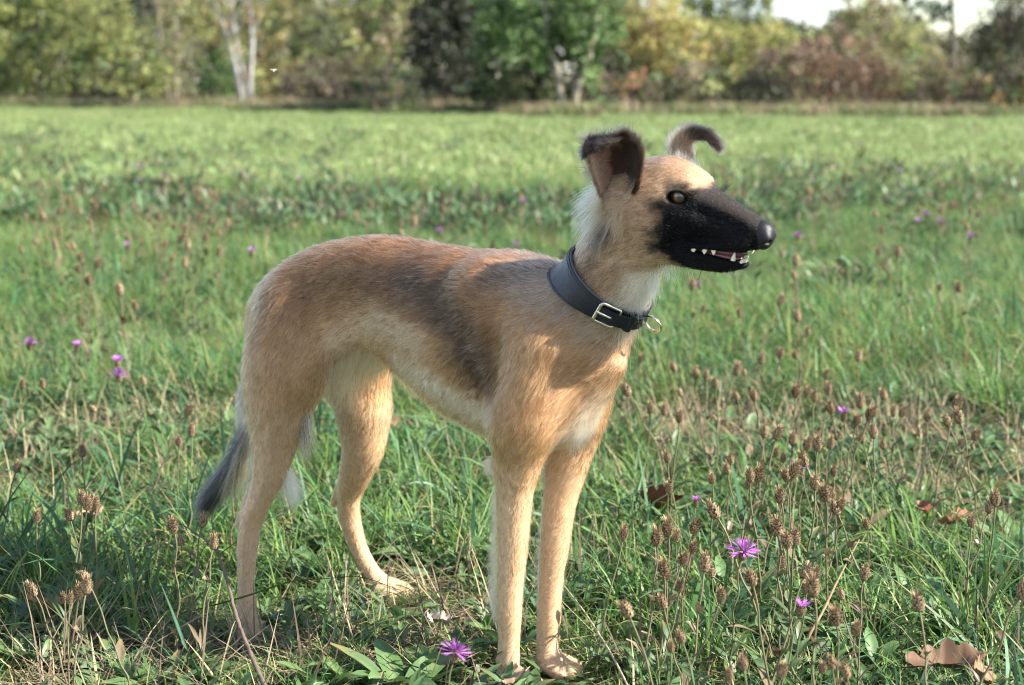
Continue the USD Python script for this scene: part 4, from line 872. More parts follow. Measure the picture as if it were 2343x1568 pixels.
FE['p'].append(S); FE['w'].append(np.broadcast_to(np.linspace(1, .3, 5) * .00036, (6000, 5))); FE['t'].append(np.clip(c[:, None] * np.ones((1, 5, 1)), .004, .9))
fringe([h2L((-.028, .03, .042)), h2L((-.005, .045, .03))], 500, .014, hd(-.2, .1, 1), (.62, .52, .42), .006, lift=.6)
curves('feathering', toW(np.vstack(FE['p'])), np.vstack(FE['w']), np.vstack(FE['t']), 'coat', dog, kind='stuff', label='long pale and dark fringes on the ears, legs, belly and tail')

# ---- eyes
simple('eye_rim', (.008, .008, .009), .35)
usdkit.material(stage, '/World/Looks/eyeball', {'a': ('attribute', {'attribute': 'tint'}), 'p': ('principled_bsdf', {'roughness': .25, 'coat_weight': 1.0, 'coat_ior': 1.9, 'coat_roughness': .06, 'specular_ior_level': .6})}, [('a.color', 'p.base_color')], surface='p.BSDF')
for s, lab in ((-1, None), (1, None)):
    m = trimesh.creation.icosphere(5, .0112)
    gaze = np.array([.50, s * .85, .06]); gaze /= np.linalg.norm(gaze)
    ca = (m.vertices / .0112) @ gaze; an = np.degrees(np.arccos(np.clip(ca, -1, 1)))
    c = np.tile([.20, .15, .12], (len(an), 1))
    fib = meshkit.fbm(m.vertices * 700, 2, 1)[:, None]
    c = lerp(c, (.012, .010, .010), smoothstep(an, 56, 62) * (1 - smoothstep(an, 75, 85)))
    k = an < 60; c[k] = (np.array([.11, .042, .014]) * (.5 + 1.1 * fib[k])); c = lerp(c, (.02, .012, .008), smoothstep(an, 48, 60) * (an < 66)); c = lerp(c, (.004, .004, .005), 1 - smoothstep(an, 22, 30))
    bulge = 1 + .06 * (1 - smoothstep(an, 20, 55))
    v = m.vertices * bulge[:, None] + np.array([.0085, s * .0310, .0003])
    obj('eye', (toW(h2L(v)), m.faces), 'eyeball', dog, tint=c)
# ---- nose
def small_sdf(fn, lo, hi, h):
    ax = [np.arange(a, b, h) for a, b in zip(lo, hi)]
    D = fn(np.stack(np.meshgrid(*ax, indexing='ij'), -1)); return surface_nets(D, ax)
def nose_d(P):
    d = d_ell(P, (.1240, 0, -.0275), (.0205, .0180, .0185))
    d = smin(d, d_ell(P, (.131, 0, -.0370), (.0115, .0140, .0130)), .006)
    for s in (-1, 1):
        d = smin(d, d_ell(P, (.1345, s * .0092, -.0310), (.0100, .0085, .0100)), .004)
        d = -smin(-d, d_ell(P, (.1445, s * .0100, -.0345), (.0070, .0042, .0040)), .002)
        d = -smin(-d, d_cone(P, np.array([.140, s * .0140, -.0365]), np.array([.129, s * .0200, -.0405]), .0022, .0014), .0015)
    return -smin(-d, d_cone(P, np.array([.1455, 0, -.036]), np.array([.140, 0, -.050]), .0010, .0010), .002)
nv_, nf2 = small_sdf(nose_d, (.098, -.026, -.058), (.156, .026, -.002), .0008)
usdkit.material(stage, '/World/Looks/nose_skin', {'g': ('geometry', {}), 'v': ('voronoi_texture', {'scale': 900.0}), 'bm': ('bump', {'strength': .35, 'distance': .0006}), 'p': ('principled_bsdf', {'base_color': (.010, .010, .012), 'roughness': .42, 'specular_ior_level': .3})},
    [('g.position', 'v.vector'), ('v.distance', 'bm.height'), ('bm.normal', 'p.normal')], surface='p.BSDF')
obj('nose', (toW(h2L(nv_)), nf2), 'nose_skin', dog)
# ---- mouth: gums, tongue, teeth
usdkit.material(stage, '/World/Looks/gum', {'p': ('principled_bsdf', {'base_color': (.10, .030, .036), 'roughness': .3, 'coat_weight': .5})}, [], surface='p.BSDF')
simple('tongue', (.33, .12, .125), .35, coat_weight=.3)
simple('enamel', (.80, .74, .60), .28)
v, f = small_sdf(lambda P: d_loft(P, [(.015, -.070, .006, .019, 0), (.05, -.0690, .0075, .0165, 0), (.08, -.0670, .0075, .0135, 0), (.104, -.063, .0070, .0100, 0), (.110, -.062, .003, .005, 0)]), (.005, -.03, -.085), (.12, .03, -.05), .0012)
obj('gum', (toW(h2L(v)), f), 'gum', dog)
v, f = small_sdf(lambda P: d_loft(P, [(.03, -.0735, .004, .013, 0), (.08, -.0720, .0042, .0125, 0), (.098, -.0715, .0035, .0095, 0), (.102, -.0715, .001, .003, 0)]), (.02, -.02, -.085), (.11, .02, -.06), .001)
obj('tongue', (toW(h2L(v)), f), 'tongue', dog)
def tooth(base, tip, r, flat=1.0):
    base, tip = np.array(base, float), np.array(tip, float); ax = tip - base; n = np.linalg.norm(ax); ax /= n
    t = np.linspace(0, 1, 8); prof = r * np.clip(1 - t ** 1.5, 0, 1) ** .75 + .0002
    a = np.cross(ax, [0, 1.0, 0]); a /= np.linalg.norm(a); b_ = np.cross(ax, a); ph = np.linspace(0, 2 * np.pi, 12, endpoint=False)
    V = (base + ax * (t * n)[:, None])[:, None] + prof[:, None, None] * (np.cos(ph)[None, :, None] * a + np.sin(ph)[None, :, None] * b_ * flat)
    V = V.reshape(-1, 3); i, j = np.meshgrid(np.arange(7), np.arange(12), indexing='ij')
    q = np.stack([i * 12 + j, (i + 1) * 12 + j, (i + 1) * 12 + (j + 1) % 12, i * 12 + (j + 1) % 12], -1).reshape(-1, 4)
    obj('tooth', (toW(h2L(V)), q), 'enamel', dog)
for s in (-1, 1):
    tooth((.0965, s * .0125, -.0770), (.0985, s * .0155, -.0600), .0038)                    # lower canine
    if s > 0: tooth((.1130, s * .0125, -.0540), (.1135, s * .0130, -.0650), .0032)            # upper canine
    for x_, l_t, r_ in ((.028, .0075, .0058), (.040, .0090, .0066), (.056, .0075, .0048), (.069, .0055, .0036)):
        tooth((x_, s * (.0262 - .14 * (x_ - .03)), -.0640), (x_ + .001, s * (.0258 - .14 * (x_ - .03)), -.0640 - l_t - .002), r_, .55)
for k in range(6):
    y_ = (k - 2.5) * .0036
    tooth((.1105 - abs(y_) * .35, y_, -.0745), (.1135 - abs(y_) * .35, y_, -.0675), .0020, .9)
# ---- claws
simple('claw', (.035, .03, .028), .4)
for (cx, cy), yaw, sc_ in ((LIMBS['fore_near'][-1][0][:2], 0, 1.12), (LIMBS['fore_far'][-1][0][:2], .05, 1.12), (LIMBS['hind_near'][-1][0][:2], -.05, 1.1), (LIMBS['hind_far'][-1][0][:2], .30, 1.25)):
    dx = np.array([np.cos(yaw), np.sin(yaw), 0]); dy = np.array([-np.sin(yaw), np.cos(yaw), 0])
    for q_, o_ in ((-.020, .018), (-.0075, .030), (.0075, .030), (.020, .018)):
        a_ = np.array([cx, cy, .010]) + dy * q_ * 1.1 * sc_ + dx * (o_ + .021) * sc_
        m = trimesh.creation.cone(.0028, .016, sections=10); m.apply_transform(trimesh.geometry.align_vectors([0, 0, 1], dx * .85 + np.array([0, 0, -.5]))); m.apply_translation(a_)
        obj('claw', (toW(m.vertices), m.faces), 'claw', dog)
# ================================================================== the collar: wide at the nape, narrow at the buckle
PB, PF = px(1300, 583, 0), px(1458, 731, 0)
cx_ = (PB + PF) / 2; e1 = (PB - PF) / np.linalg.norm(PB - PF); e2 = np.array([0, -1.0, 0]); e3 = np.cross(e1, e2)   # e3 along the neck
if e3[2] < 0: e3 = -e3
def radius(phi, w):
    """distance from the collar's axis to the skin in direction phi (0 nape, 90 deg near side, 180 throat), w metres up the neck"""
    dirs = np.cos(phi)[..., None] * e1 + np.sin(phi)[..., None] * e2
    o = cx_ + np.asarray(w)[..., None] * e3
    return o, dirs
def ring(w_of, n=180):
    ph = np.linspace(0, 2 * np.pi, n, endpoint=False)
    o, d = radius(ph, w_of(ph))
    # march outward through the skin vertices: farthest vertex close to each ray
    keep = BV[(np.abs((BV - cx_) @ e3) < .06) & (np.linalg.norm(BV - cx_, axis=1) < .16)]
    q = keep - cx_; wv_ = q @ e3; pv = np.arctan2(q @ e2, q @ e1); rv = np.hypot(q @ e1, q @ e2)
    dphi = np.abs((ph[:, None] - pv[None] + np.pi) % (2 * np.pi) - np.pi); dw = np.abs(w_of(ph)[:, None] - wv_[None])
    g = np.exp(-(dphi / .06) ** 2 - (dw / .006) ** 2) + 1e-9
    r = (g * rv[None]).sum(1) / g.sum(1)
    from scipy.ndimage import gaussian_filter1d
    return ph, gaussian_filter1d(r, 4, mode='wrap'), o, d
half = lambda ph: .0100 + .0175 * (.5 + .5 * np.cos(ph)) ** .9
shift = lambda ph: .0 * ph
LV = 9
rows_o = []
for k in np.linspace(-1, 1, LV):
    ph, r, o, d = ring(lambda p: shift(p) + half(p) * k)
    rows_o.append((o, d, r))
rmid = rows_o[LV // 2][2]
def band(k0, k1, off, th, nk=9, puff=.0):
    """a strip of the collar between band heights k0..k1 as a closed ring of thickness th"""
    ks = np.linspace(k0, k1, nk); rr = np.array([x[2] for x in rows_o]); kk = np.linspace(-1, 1, LV)
    prof = []
    for k in ks:
        r = np.array([np.interp(k, kk, rr[:, i]) for i in range(len(ph))]) * .55 + rmid * .45
        o = cx_ + (shift(ph) + half(ph) * k)[:, None] * e3
        b_ = puff * (1 - ((k - (k0 + k1) / 2) / ((k1 - k0) / 2)) ** 2)
        prof.append((o, r + off + b_))
    L_ = [o + d * (r + th)[:, None] for o, r in prof] + [o + d * r[:, None] for o, r in prof[::-1]]
    V = np.array(L_); m, n = V.shape[:2]
    i, j = np.meshgrid(np.arange(m), np.arange(n), indexing='ij')
    q = np.stack([i * n + j, i * n + (j + 1) % n, ((i + 1) % m) * n + (j + 1) % n, ((i + 1) % m) * n + j], -1).reshape(-1, 4)
    msh = trimesh.Trimesh(V.reshape(-1, 3), np.vstack([q[:, [0, 1, 2]], q[:, [0, 2, 3]]]), process=False)
    if msh.volume < 0: msh.invert()
    return msh
collar = thing('dog_collar', 'wide black leather collar with silver buckle around the dog\'s neck', 'collar')
usdkit.material(stage, '/World/Looks/leather', {'g': ('geometry', {}), 'n': ('noise_texture', {'scale': 420.0, 'detail': 4.0}), 'n2': ('noise_texture', {'scale': 26.0, 'detail': 3.0}), 'bm': ('bump', {'strength': .6, 'distance': .0022}),
    'n3': ('noise_texture', {'scale': 75.0, 'detail': 3.0, 'distortion': 1.2}), 'ad': ('math', {'math_type': 'multiply_add', 'value3': 0.0}), 'rr': ('map_range', {'from_min': .3, 'from_max': .7, 'to_min': .18, 'to_max': .40}), 'p': ('principled_bsdf', {'base_color': (.004, .005, .009), 'specular_ior_level': .5})},
    [('g.position', 'n.vector'), ('g.position', 'n2.vector'), ('n.fac', 'ad.value1'), ('n3.fac', 'ad.value2'), ('ad.value', 'bm.height'), ('g.position', 'n3.vector'), ('bm.normal', 'p.normal'), ('n2.fac', 'rr.value'), ('rr.result', 'p.roughness')], surface='p.BSDF')
simple('leather_edge', (.075, .08, .09), .6)
simple('thread', (.004, .004, .005), .8)
usdkit.material(stage, '/World/Looks/chrome', {'p': ('principled_bsdf', {'base_color': (.75, .72, .66), 'metallic': 1.0, 'roughness': .16})}, [], surface='p.BSDF')
def cobj(name, msh, mat, parent=collar, smooth=40): return obj(name, (toW(msh.vertices), msh.faces), mat, parent, smooth=smooth)
strap = cobj('strap', band(-1, 1, .0045, .0030, puff=.0012), 'leather')
cobj('lining', band(-1.02, 1.12, .0032, .0022), 'leather_edge', strap)
def tube(pts, r, closed=False, sides=10):
    P_ = np.array(pts, float)
    t_ = (np.roll(P_, -1, 0) - np.roll(P_, 1, 0)) if closed else np.gradient(P_, axis=0)
    t_ /= np.linalg.norm(t_, axis=1, keepdims=True); ref = np.array([.3, .5, .81]); a = np.cross(t_, ref); a /= np.linalg.norm(a, axis=1, keepdims=True); b_ = np.cross(t_, a)
    an = np.linspace(0, 2 * np.pi, sides, endpoint=False); rr = np.broadcast_to(r, len(P_))
    V = P_[:, None] + rr[:, None, None] * (np.cos(an)[None, :, None] * a[:, None] + np.sin(an)[None, :, None] * b_[:, None])
    n = len(P_); i, j = np.meshgrid(np.arange(n if closed else n - 1), np.arange(sides), indexing='ij')
    q = np.stack([i * sides + j, i * sides + (j + 1) % sides, ((i + 1) % n) * sides + (j + 1) % sides, ((i + 1) % n) * sides + j], -1).reshape(-1, 4)
    f = np.vstack([q[:, [0, 1, 2]], q[:, [0, 2, 3]]]); V = V.reshape(-1, 3)
    if not closed:
        V = np.vstack([V, P_[:1], P_[-1:]]); k = np.arange(sides); c0 = len(V) - 2
        f = np.vstack([f, np.c_[np.full(sides, c0), (k + 1) % sides, k], np.c_[np.full(sides, c0 + 1), (n - 1) * sides + k, (n - 1) * sides + (k + 1) % sides]])
    m = trimesh.Trimesh(V, f, process=False)
    if m.volume < 0: m.invert()
    return m
# stitching along both edges
for k in (-.86, .86):
    kk = np.linspace(-1, 1, LV); rr = np.array([x[2] for x in rows_o]); parts = []
    r = (np.array([np.interp(k, kk, rr[:, i]) for i in range(len(ph))]) * .55 + rmid * .45) + .0079
    pts = cx_ + (shift(ph) + half(ph) * k)[:, None] * e3 + d * r[:, None]
    dense = PchipInterpolator(np.arange(len(pts) + 1), np.vstack([pts, pts[:1]]))(np.linspace(0, len(pts), 560, endpoint=False))
    for i in range(0, 560, 5): parts.append(tube(dense[i:i + 4], .0006, sides=5))
    cobj('stitching', trimesh.util.concatenate(parts), 'thread', strap)
# buckle frame: local axes at the buckle (tangent, up the neck, outward)
PHB = math.radians(137.0)
def at_collar(phi, k=0., off=0.):
    i = phi / (2 * np.pi) * len(ph); i0 = int(i) % len(ph)
    dd = np.cos(phi) * e1 + np.sin(phi) * e2
    return cx_ + half(phi) * k * e3 + dd * (rmid[i0] + .0075 + off), dd
bp, bo = at_collar(PHB); bt = at_collar(PHB + .2)[0] - at_collar(PHB - .2)[0]; bt /= np.linalg.norm(bt)
bo = np.cross(bt, e3); bo *= np.sign(bo @ at_collar(PHB)[1]); bo /= np.linalg.norm(bo); bw = np.cross(bo, bt); bw *= np.sign(bw @ e3)
BP = lambda t, w, o: bp + bt * t + bw * w + bo * o
def rrect(t0, t1, w0, w1, rad, o, bow=.0, n=8):
    pts = []
    for (ct, cw, a0) in ((t1 - rad, w1 - rad, 0), (t0 + rad, w1 - rad, 90), (t0 + rad, w0 + rad, 180), (t1 - rad, w0 + rad, 270)):
        for a in np.linspace(a0, a0 + 90, n): pts.append(BP(ct + rad * np.cos(np.radians(a)), cw + rad * np.sin(np.radians(a)), o))
    for i in range(len(pts)): pass
    out = []
    for a, b_ in zip(pts, pts[1:] + pts[:1]): out += [a, (a + b_) / 2]
    return out
buckle = cobj('buckle', tube(rrect(-.014, .017, -.0150, .0150, .004, .0025), .0021, True), 'chrome')
cobj('roller', tube([BP(-.014, w, .0028) for w in np.linspace(-.0125, .0125, 8)], .0028, sides=14), 'chrome', buckle)
cobj('prong', tube([BP(.016, 0, .004), BP(.004, 0, .0065), BP(-.008, 0, .0060), BP(-.0165, 0, .0052)], [.0016, .0018, .0018, .0014]), 'chrome', buckle)
# loose end of the strap runs through the buckle and a keeper loop
def strip(p0, p1, hw, off0, off1, th=.0028, n=24, bulge=.006, tip=False):
    A = []
    for i in range(n):
        s = i / (n - 1); phi = p0 + (p1 - p0) * s
        c, dd = at_collar(phi, 0, off0 + (off1 - off0) * s + bulge * np.sin(np.pi * s))
        w_ = hw * (1 if not tip else math.sqrt(max(.02, 1 - max(0, (s - .8) / .2) ** 2)))
        A.append([c - e3 * w_, c + e3 * w_, c + e3 * w_ + dd * th, c - e3 * w_ + dd * th])
    V = np.array(A).reshape(-1, 3); i, j = np.meshgrid(np.arange(n - 1), np.arange(4), indexing='ij')
    q = np.stack([i * 4 + j, i * 4 + (j + 1) % 4, (i + 1) * 4 + (j + 1) % 4, (i + 1) * 4 + j], -1).reshape(-1, 4)
    q = np.vstack([q, [[3, 2, 1, 0]], [[(n - 1) * 4 + k for k in range(4)]]])
    m = trimesh.Trimesh(V, np.vstack([q[:, [0, 1, 2]], q[:, [0, 2, 3]]]), process=False)
    if m.volume < 0: m.invert()
    return m
cobj('strap_end', strip(PHB - .16, PHB + .95, .0098, .0015, .003, bulge=.005, tip=True), 'leather', smooth=30)
for k in range(4):
    q, dd = at_collar(PHB + .10 + .10 * k, 0, .0052); hole = trimesh.creation.cylinder(.0016, .0008, sections=12); hole.apply_transform(trimesh.geometry.align_vectors([0, 0, 1], dd)); hole.apply_translation(q + dd * .0012)
    cobj('hole', hole, 'thread', strap, smooth=30)
cobj('keeper_loop', strip(PHB + .40, PHB + .56, .0135, .0050, .0050, th=.0035, bulge=.003), 'leather', smooth=30)
rp, rd = at_collar(PHB + .98, .0, .008)
rt = np.cross(rd, e3); rt /= np.linalg.norm(rt)
an = np.linspace(0, 2 * np.pi, 32, endpoint=False)
cobj('ring', tube([rp + rd * (.007 + .0145 * np.cos(a)) + (e3 * .85 + rt * .5) * (.0145 * np.sin(a)) for a in an], .0021, True), 'chrome')
# ================================================================== meadow plants
tinted('plant', rough=.6, translucent=.15, specular_ior_level=.3)
tinted('petal', rough=.55, translucent=.35, specular_ior_level=.2)
tinted('fallen_leaf', rough=.6, translucent=.12, specular_ior_level=.3)
STEM_G, STEM_B = (.13, .17, .07), (.19, .145, .09)
def stem_curve(lean, h, k=9, wig=.002, seed=0):
    r = np.random.default_rng(seed); t = np.linspace(0, 1, k)
    P = np.stack([lean[0] * t ** 1.6, lean[1] * t ** 1.6, h * t], 1); P[1:-1, :2] += r.normal(0, wig, (k - 2, 2)); return P
def tubeV(P, r0, r1, col, sides=5):
    v, f = limb(P, r0, r1, sides); return v, f, np.tile(np.array(col, float), (len(v), 1))
def seed_head(c, axis, s, seed, open_=False):
    """an ovoid of overlapping scales, pale-tipped, with a tuft of bristles on top"""
    r = np.random.default_rng(seed); axis = np.array(axis, float); axis /= np.linalg.norm(axis); a = np.cross(axis, [.3, .9, .1]); a /= np.linalg.norm(a); b = np.cross(axis, a)
    core = trimesh.creation.icosphere(2, 1.0); v = core.vertices * [.0052, .0052, .0075]
    V = [c + s * (v[:, :1] * a + v[:, 1:2] * b + v[:, 2:] * axis)]; F_ = [np.array(core.faces)]; C_ = [np.tile([.085, .050, .028], (len(v), 1))]; o = len(v)
    for ring_ in range(6):
        zz = -.0062 + ring_ * .0025; rr = .0057 * math.sqrt(max(.1, 1 - (zz / .0088) ** 2)); m = 11
        for k in range(m):
            th = 2 * np.pi * (k + .5 * (ring_ % 2)) / m + r.normal(0, .08); d = a * np.cos(th) + b * np.sin(th); e = -a * np.sin(th) + b * np.cos(th); w = .0017
            p = [c + s * (d * rr * .96 + axis * zz - e * w), c + s * (d * rr * .96 + axis * zz + e * w), c + s * (d * (rr * 1.16 + .0003) + axis * (zz + .0030) + e * w * .55), c + s * (d * (rr * 1.16 + .0003) + axis * (zz + .0030) - e * w * .55)]
            V.append(np.array(p)); F_.append(np.array([[0, 1, 2], [0, 2, 3]]) + o); o += 4; q = r.uniform(.7, 1.25)
            C_.append(np.array([[.16, .095, .05], [.16, .095, .05], [.44, .35, .22], [.44, .35, .22]]) * q)
    for k in range(26):
        th = r.uniform(0, 2 * np.pi); sp = r.uniform(.1, .75 if open_ else .5); d = (a * np.cos(th) + b * np.sin(th)); e = -a * np.sin(th) + b * np.cos(th); L = r.uniform(.005, .0095)
        p0 = c + s * (axis * .0058 + d * .0028 * sp * 1.6); p1 = p0 + s * L * (axis + d * sp); w = s * .0007
        V.append(np.array([p0 - e * w, p0 + e * w, p1 + e * w * .5, p1 - e * w * .5])); F_.append(np.array([[0, 1, 2], [0, 2, 3]]) + o); o += 4
        C_.append(np.array([[.20, .12, .06]] * 2 + [[.36, .25, .14]] * 2) * r.uniform(.6, 1.2))
    return np.vstack(V), np.vstack(F_), np.vstack(C_)
def lance(base, d, L, w, col, seed, curl=.5, n=8, lift=.35, rib=True, lobed=0.0):
    """one lance-shaped leaf with a pale midrib, arching outwards"""
    r = np.random.default_rng(seed); d = np.array(d, float); d /= np.linalg.norm(d); sd = np.cross([0, 0, 1.0], d); sd /= np.linalg.norm(sd) + 1e-9
    t = np.linspace(0, 1, n + 1); th = np.pi / 2 - lift * 1.4 + curl * t ** 1.4
    P = np.zeros((n + 1, 3)); P[0] = base
    for k in range(n): P[k + 1] = P[k] + L / n * (d * np.sin(th[k]) + np.array([0, 0, 1.0]) * np.cos(th[k]))
    W = w * np.sin(np.pi * np.clip(t * .93 + .05, 0, 1) ** .8) ** .9 * .5 + w * .03
    if lobed: W = W * (1 + lobed * np.sign(np.sin(t * 26)) * .5)
    tw = r.normal(0, .25); V = []
    for k in range(n + 1):
        for q in (-1, -.5, 0, .5, 1): V.append(P[k] + sd * W[k] * q + np.array([0, 0, 1.0]) * (abs(q) * W[k] * .38 + q * W[k] * tw + r.normal(0, .0006)))
    V = np.array(V); i, j = np.meshgrid(np.arange(n), np.arange(4), indexing='ij'); q = np.stack([i * 5 + j, i * 5 + j + 1, (i + 1) * 5 + j + 1, (i + 1) * 5 + j], -1).reshape(-1, 4)
    c = np.array(col) * np.exp(r.normal(0, .15)); C_ = np.tile(c, (len(V), 1)) * np.exp(r.normal(0, .06, (len(V), 1)))
    if rib: C_[2::5] = C_[2::5] * .5 + np.array([.22, .26, .13]) * .5
    if r.random() < .25: C_ += (np.array([.22, .15, .06]) - C_) * (smoothstep(np.repeat(t, 5), .55, 1) * .8)[:, None]
    return V, np.vstack([q[:, [0, 1, 2]], q[:, [0, 2, 3]]]), C_
PROTO_H = .22
def plant_proto(parent, heads, seed, purple=False, green=.5, petal_scale=1.0, fade=False):
    """knapweed: stem, leaves, and a brown seed head or a purple bloom at each branch end; the first head ends at height PROTO_H"""
    r = np.random.default_rng(seed); col = np.array(STEM_G) * green + np.array(STEM_B) * (1 - green)
    main = stem_curve(heads[0][:2], PROTO_H - .008, seed=seed); ms = [tubeV(main, .0017, .0012, col)]
    ends = [(main[-1], main[-1] - main[-2])]
    for h in heads[1:]:
        b0 = main[int(h[3] * 8)]; e = np.array([h[0], h[1], h[2]]); md = (b0 + e) / 2 + np.array([(h[0] - b0[0]) * .25, (h[1] - b0[1]) * .25, -.006])
        bp_ = PchipInterpolator([0, .5, 1], np.array([b0, md, e]))(np.linspace(0, 1, 6)); ms.append(tubeV(bp_, .0012, .0009, col)); ends.append((e, bp_[-1] - bp_[-2]))
    v, f, c = merge(*ms); obj('stem', (v, f), 'plant', parent, tint=c)
    for k in range(4 + len(heads)):
        t = r.uniform(.05, .8); i_ = min(7, int(t * 8)); az = r.uniform(0, 2 * np.pi)
        v, f, c = lance(main[i_], (np.cos(az), np.sin(az), 0), r.uniform(.03, .075) * (1.2 - t), r.uniform(.006, .012), (.075, .12, .045) if r.random() < green + .2 else (.17, .13, .075), seed * 50 + k, curl=.7, lift=.6, n=5, rib=False); obj('leaf', (v, f), 'weed_leaf', parent, tint=c)
    for k, (e, ax) in enumerate(ends):
        hs = 1.16 * (heads[k][4] if len(heads[k]) > 4 else 1.0); ax = ax / np.linalg.norm(ax); v, f, c = seed_head(e + ax * .006 * hs, ax + r.normal(0, .12, 3), hs, seed * 9 + k, r.random() < .5)
        if purple and k == 0: c = c * [.8, .85, .8]
        obj('seed_head' if not (purple and k == 0) else 'flower_head', (v, f), 'plant', parent, tint=c)
        if purple and k == 0:
            V, F_, C_ = [], [], []; o = 0; a = np.cross(ax, [.2, .9, .1]); a /= np.linalg.norm(a); b = np.cross(ax, a); top = e + ax * .0125 * hs
            for q in range(44 if not fade else 22):
                th = 2 * np.pi * q / 22 + r.normal(0, .12); inner = q >= 22; el = r.uniform(.05, .55) if not inner else r.uniform(.7, 1.4)
                if fade: el += .5
                L = r.uniform(.017, .024) * petal_scale * (.75 if inner else 1); d = (a * np.cos(th) + b * np.sin(th)) * np.cos(el) + ax * np.sin(el); sd = np.cross(d, ax); sd /= np.linalg.norm(sd) + 1e-9; up_ = np.cross(sd, d)
                P_ = [top + d * L * t - up_ * L * .18 * t * t for t in (0, .35, .7)]; w = .0010
                vs = [P_[0] - sd * w * .6, P_[0] + sd * w * .6, P_[1] - sd * w, P_[1] + sd * w, P_[2] - sd * w * 1.9, P_[2] + sd * w * 1.9]
                fs = [[0, 1, 3], [0, 3, 2], [2, 3, 5], [2, 5, 4]]
                for g in (-1.6, 0, 1.6):
                    tip = P_[2] + d * L * .34 * r.uniform(.8, 1.15) + sd * w * 2.1 * g - up_ * L * .06; n0 = len(vs); vs += [P_[2] + sd * w * (g * .75 - .55), P_[2] + sd * w * (g * .75 + .55), tip]; fs.append([n0, n0 + 1, n0 + 2])
                cc = np.array((.46, .13, .52) if r.random() < .75 else (.60, .26, .64)) * r.uniform(.75, 1.2) * (np.array([.6, .6, .62]) if inner else 1)
                V.append(np.array(vs)); F_.append(np.array(fs) + o); C_.append(np.tile(cc, (len(vs), 1))); o += len(vs)
            obj('petals', (np.vstack(V), np.vstack(F_)), 'petal', parent, tint=np.vstack(C_), smooth=False)
LIB = {}
def library(key, *a, **k):
    p = stage.CreateClassPrim('/World/_plant_kind_' + key); LIB[key] = str(p.GetPath()); plant_proto(LIB[key], *a, **k)
for k, (hd_, g_) in enumerate((([(.02, .0, 0, 0, 1.0)], .6), ([(-.03, .01, 0, 0, 1.05)], .25), ([(.01, .0, 0, 0, .9)], .7), ([(-.01, .02, 0, 0, .95)], .4), ([(.03, .01, 0, 0, 1.1), (-.012, .0, .190, .6, .8)], .15))):
    library('dry_%s' % 'abcde'[k], hd_, 40 + k, green=g_)
for k in range(3): library('bloom_%s' % 'abc'[k], [((.02, -.02, .0)[k], .01, 0, 0, .9)] + ([(.05, .0, .165, .5, .8)] if k == 1 else []), 60 + k, purple=True, green=.7, petal_scale=(1.05, 1.4, .85)[k], fade=k == 2)
rp = np.random.default_rng(99)
def plant_at(kind, name, u, v, h, label, cat, group=None, s_min=0):
    """a plant whose top shows at picture point (u, v) and stands h metres above the soil"""
    q = at_height(u, v, h)
    if v < 420: q = at_height(u, v, h)
    tx = float(np.clip(rp.normal(0, 9), -20, 20)); x, y = q[0], q[1]; yaw = rp.uniform(0, 360); gz = float(ground_z(np.array([x]), np.array([y]))[0]); sc = (h - gz) / (PROTO_H + .008)
    lx = {'dry_a': (.02, 0), 'dry_b': (-.03, .01), 'dry_c': (.01, 0), 'dry_d': (-.01, .02), 'dry_e': (.03, .01), 'bloom_a': (.02, .01), 'bloom_b': (-.02, .01), 'bloom_c': (0, .01)}[kind]
    ya = math.radians(yaw); ox, oy = lx[0] * math.cos(ya) - lx[1] * math.sin(ya), lx[0] * math.sin(ya) + lx[1] * math.cos(ya)
    return copy_of(LIB[kind], name, label, cat, group, (x - ox * sc - sc * PROTO_H * math.sin(math.radians(tx)), y - oy * sc + 0, gz), (0, tx, 0), sc, yaw)
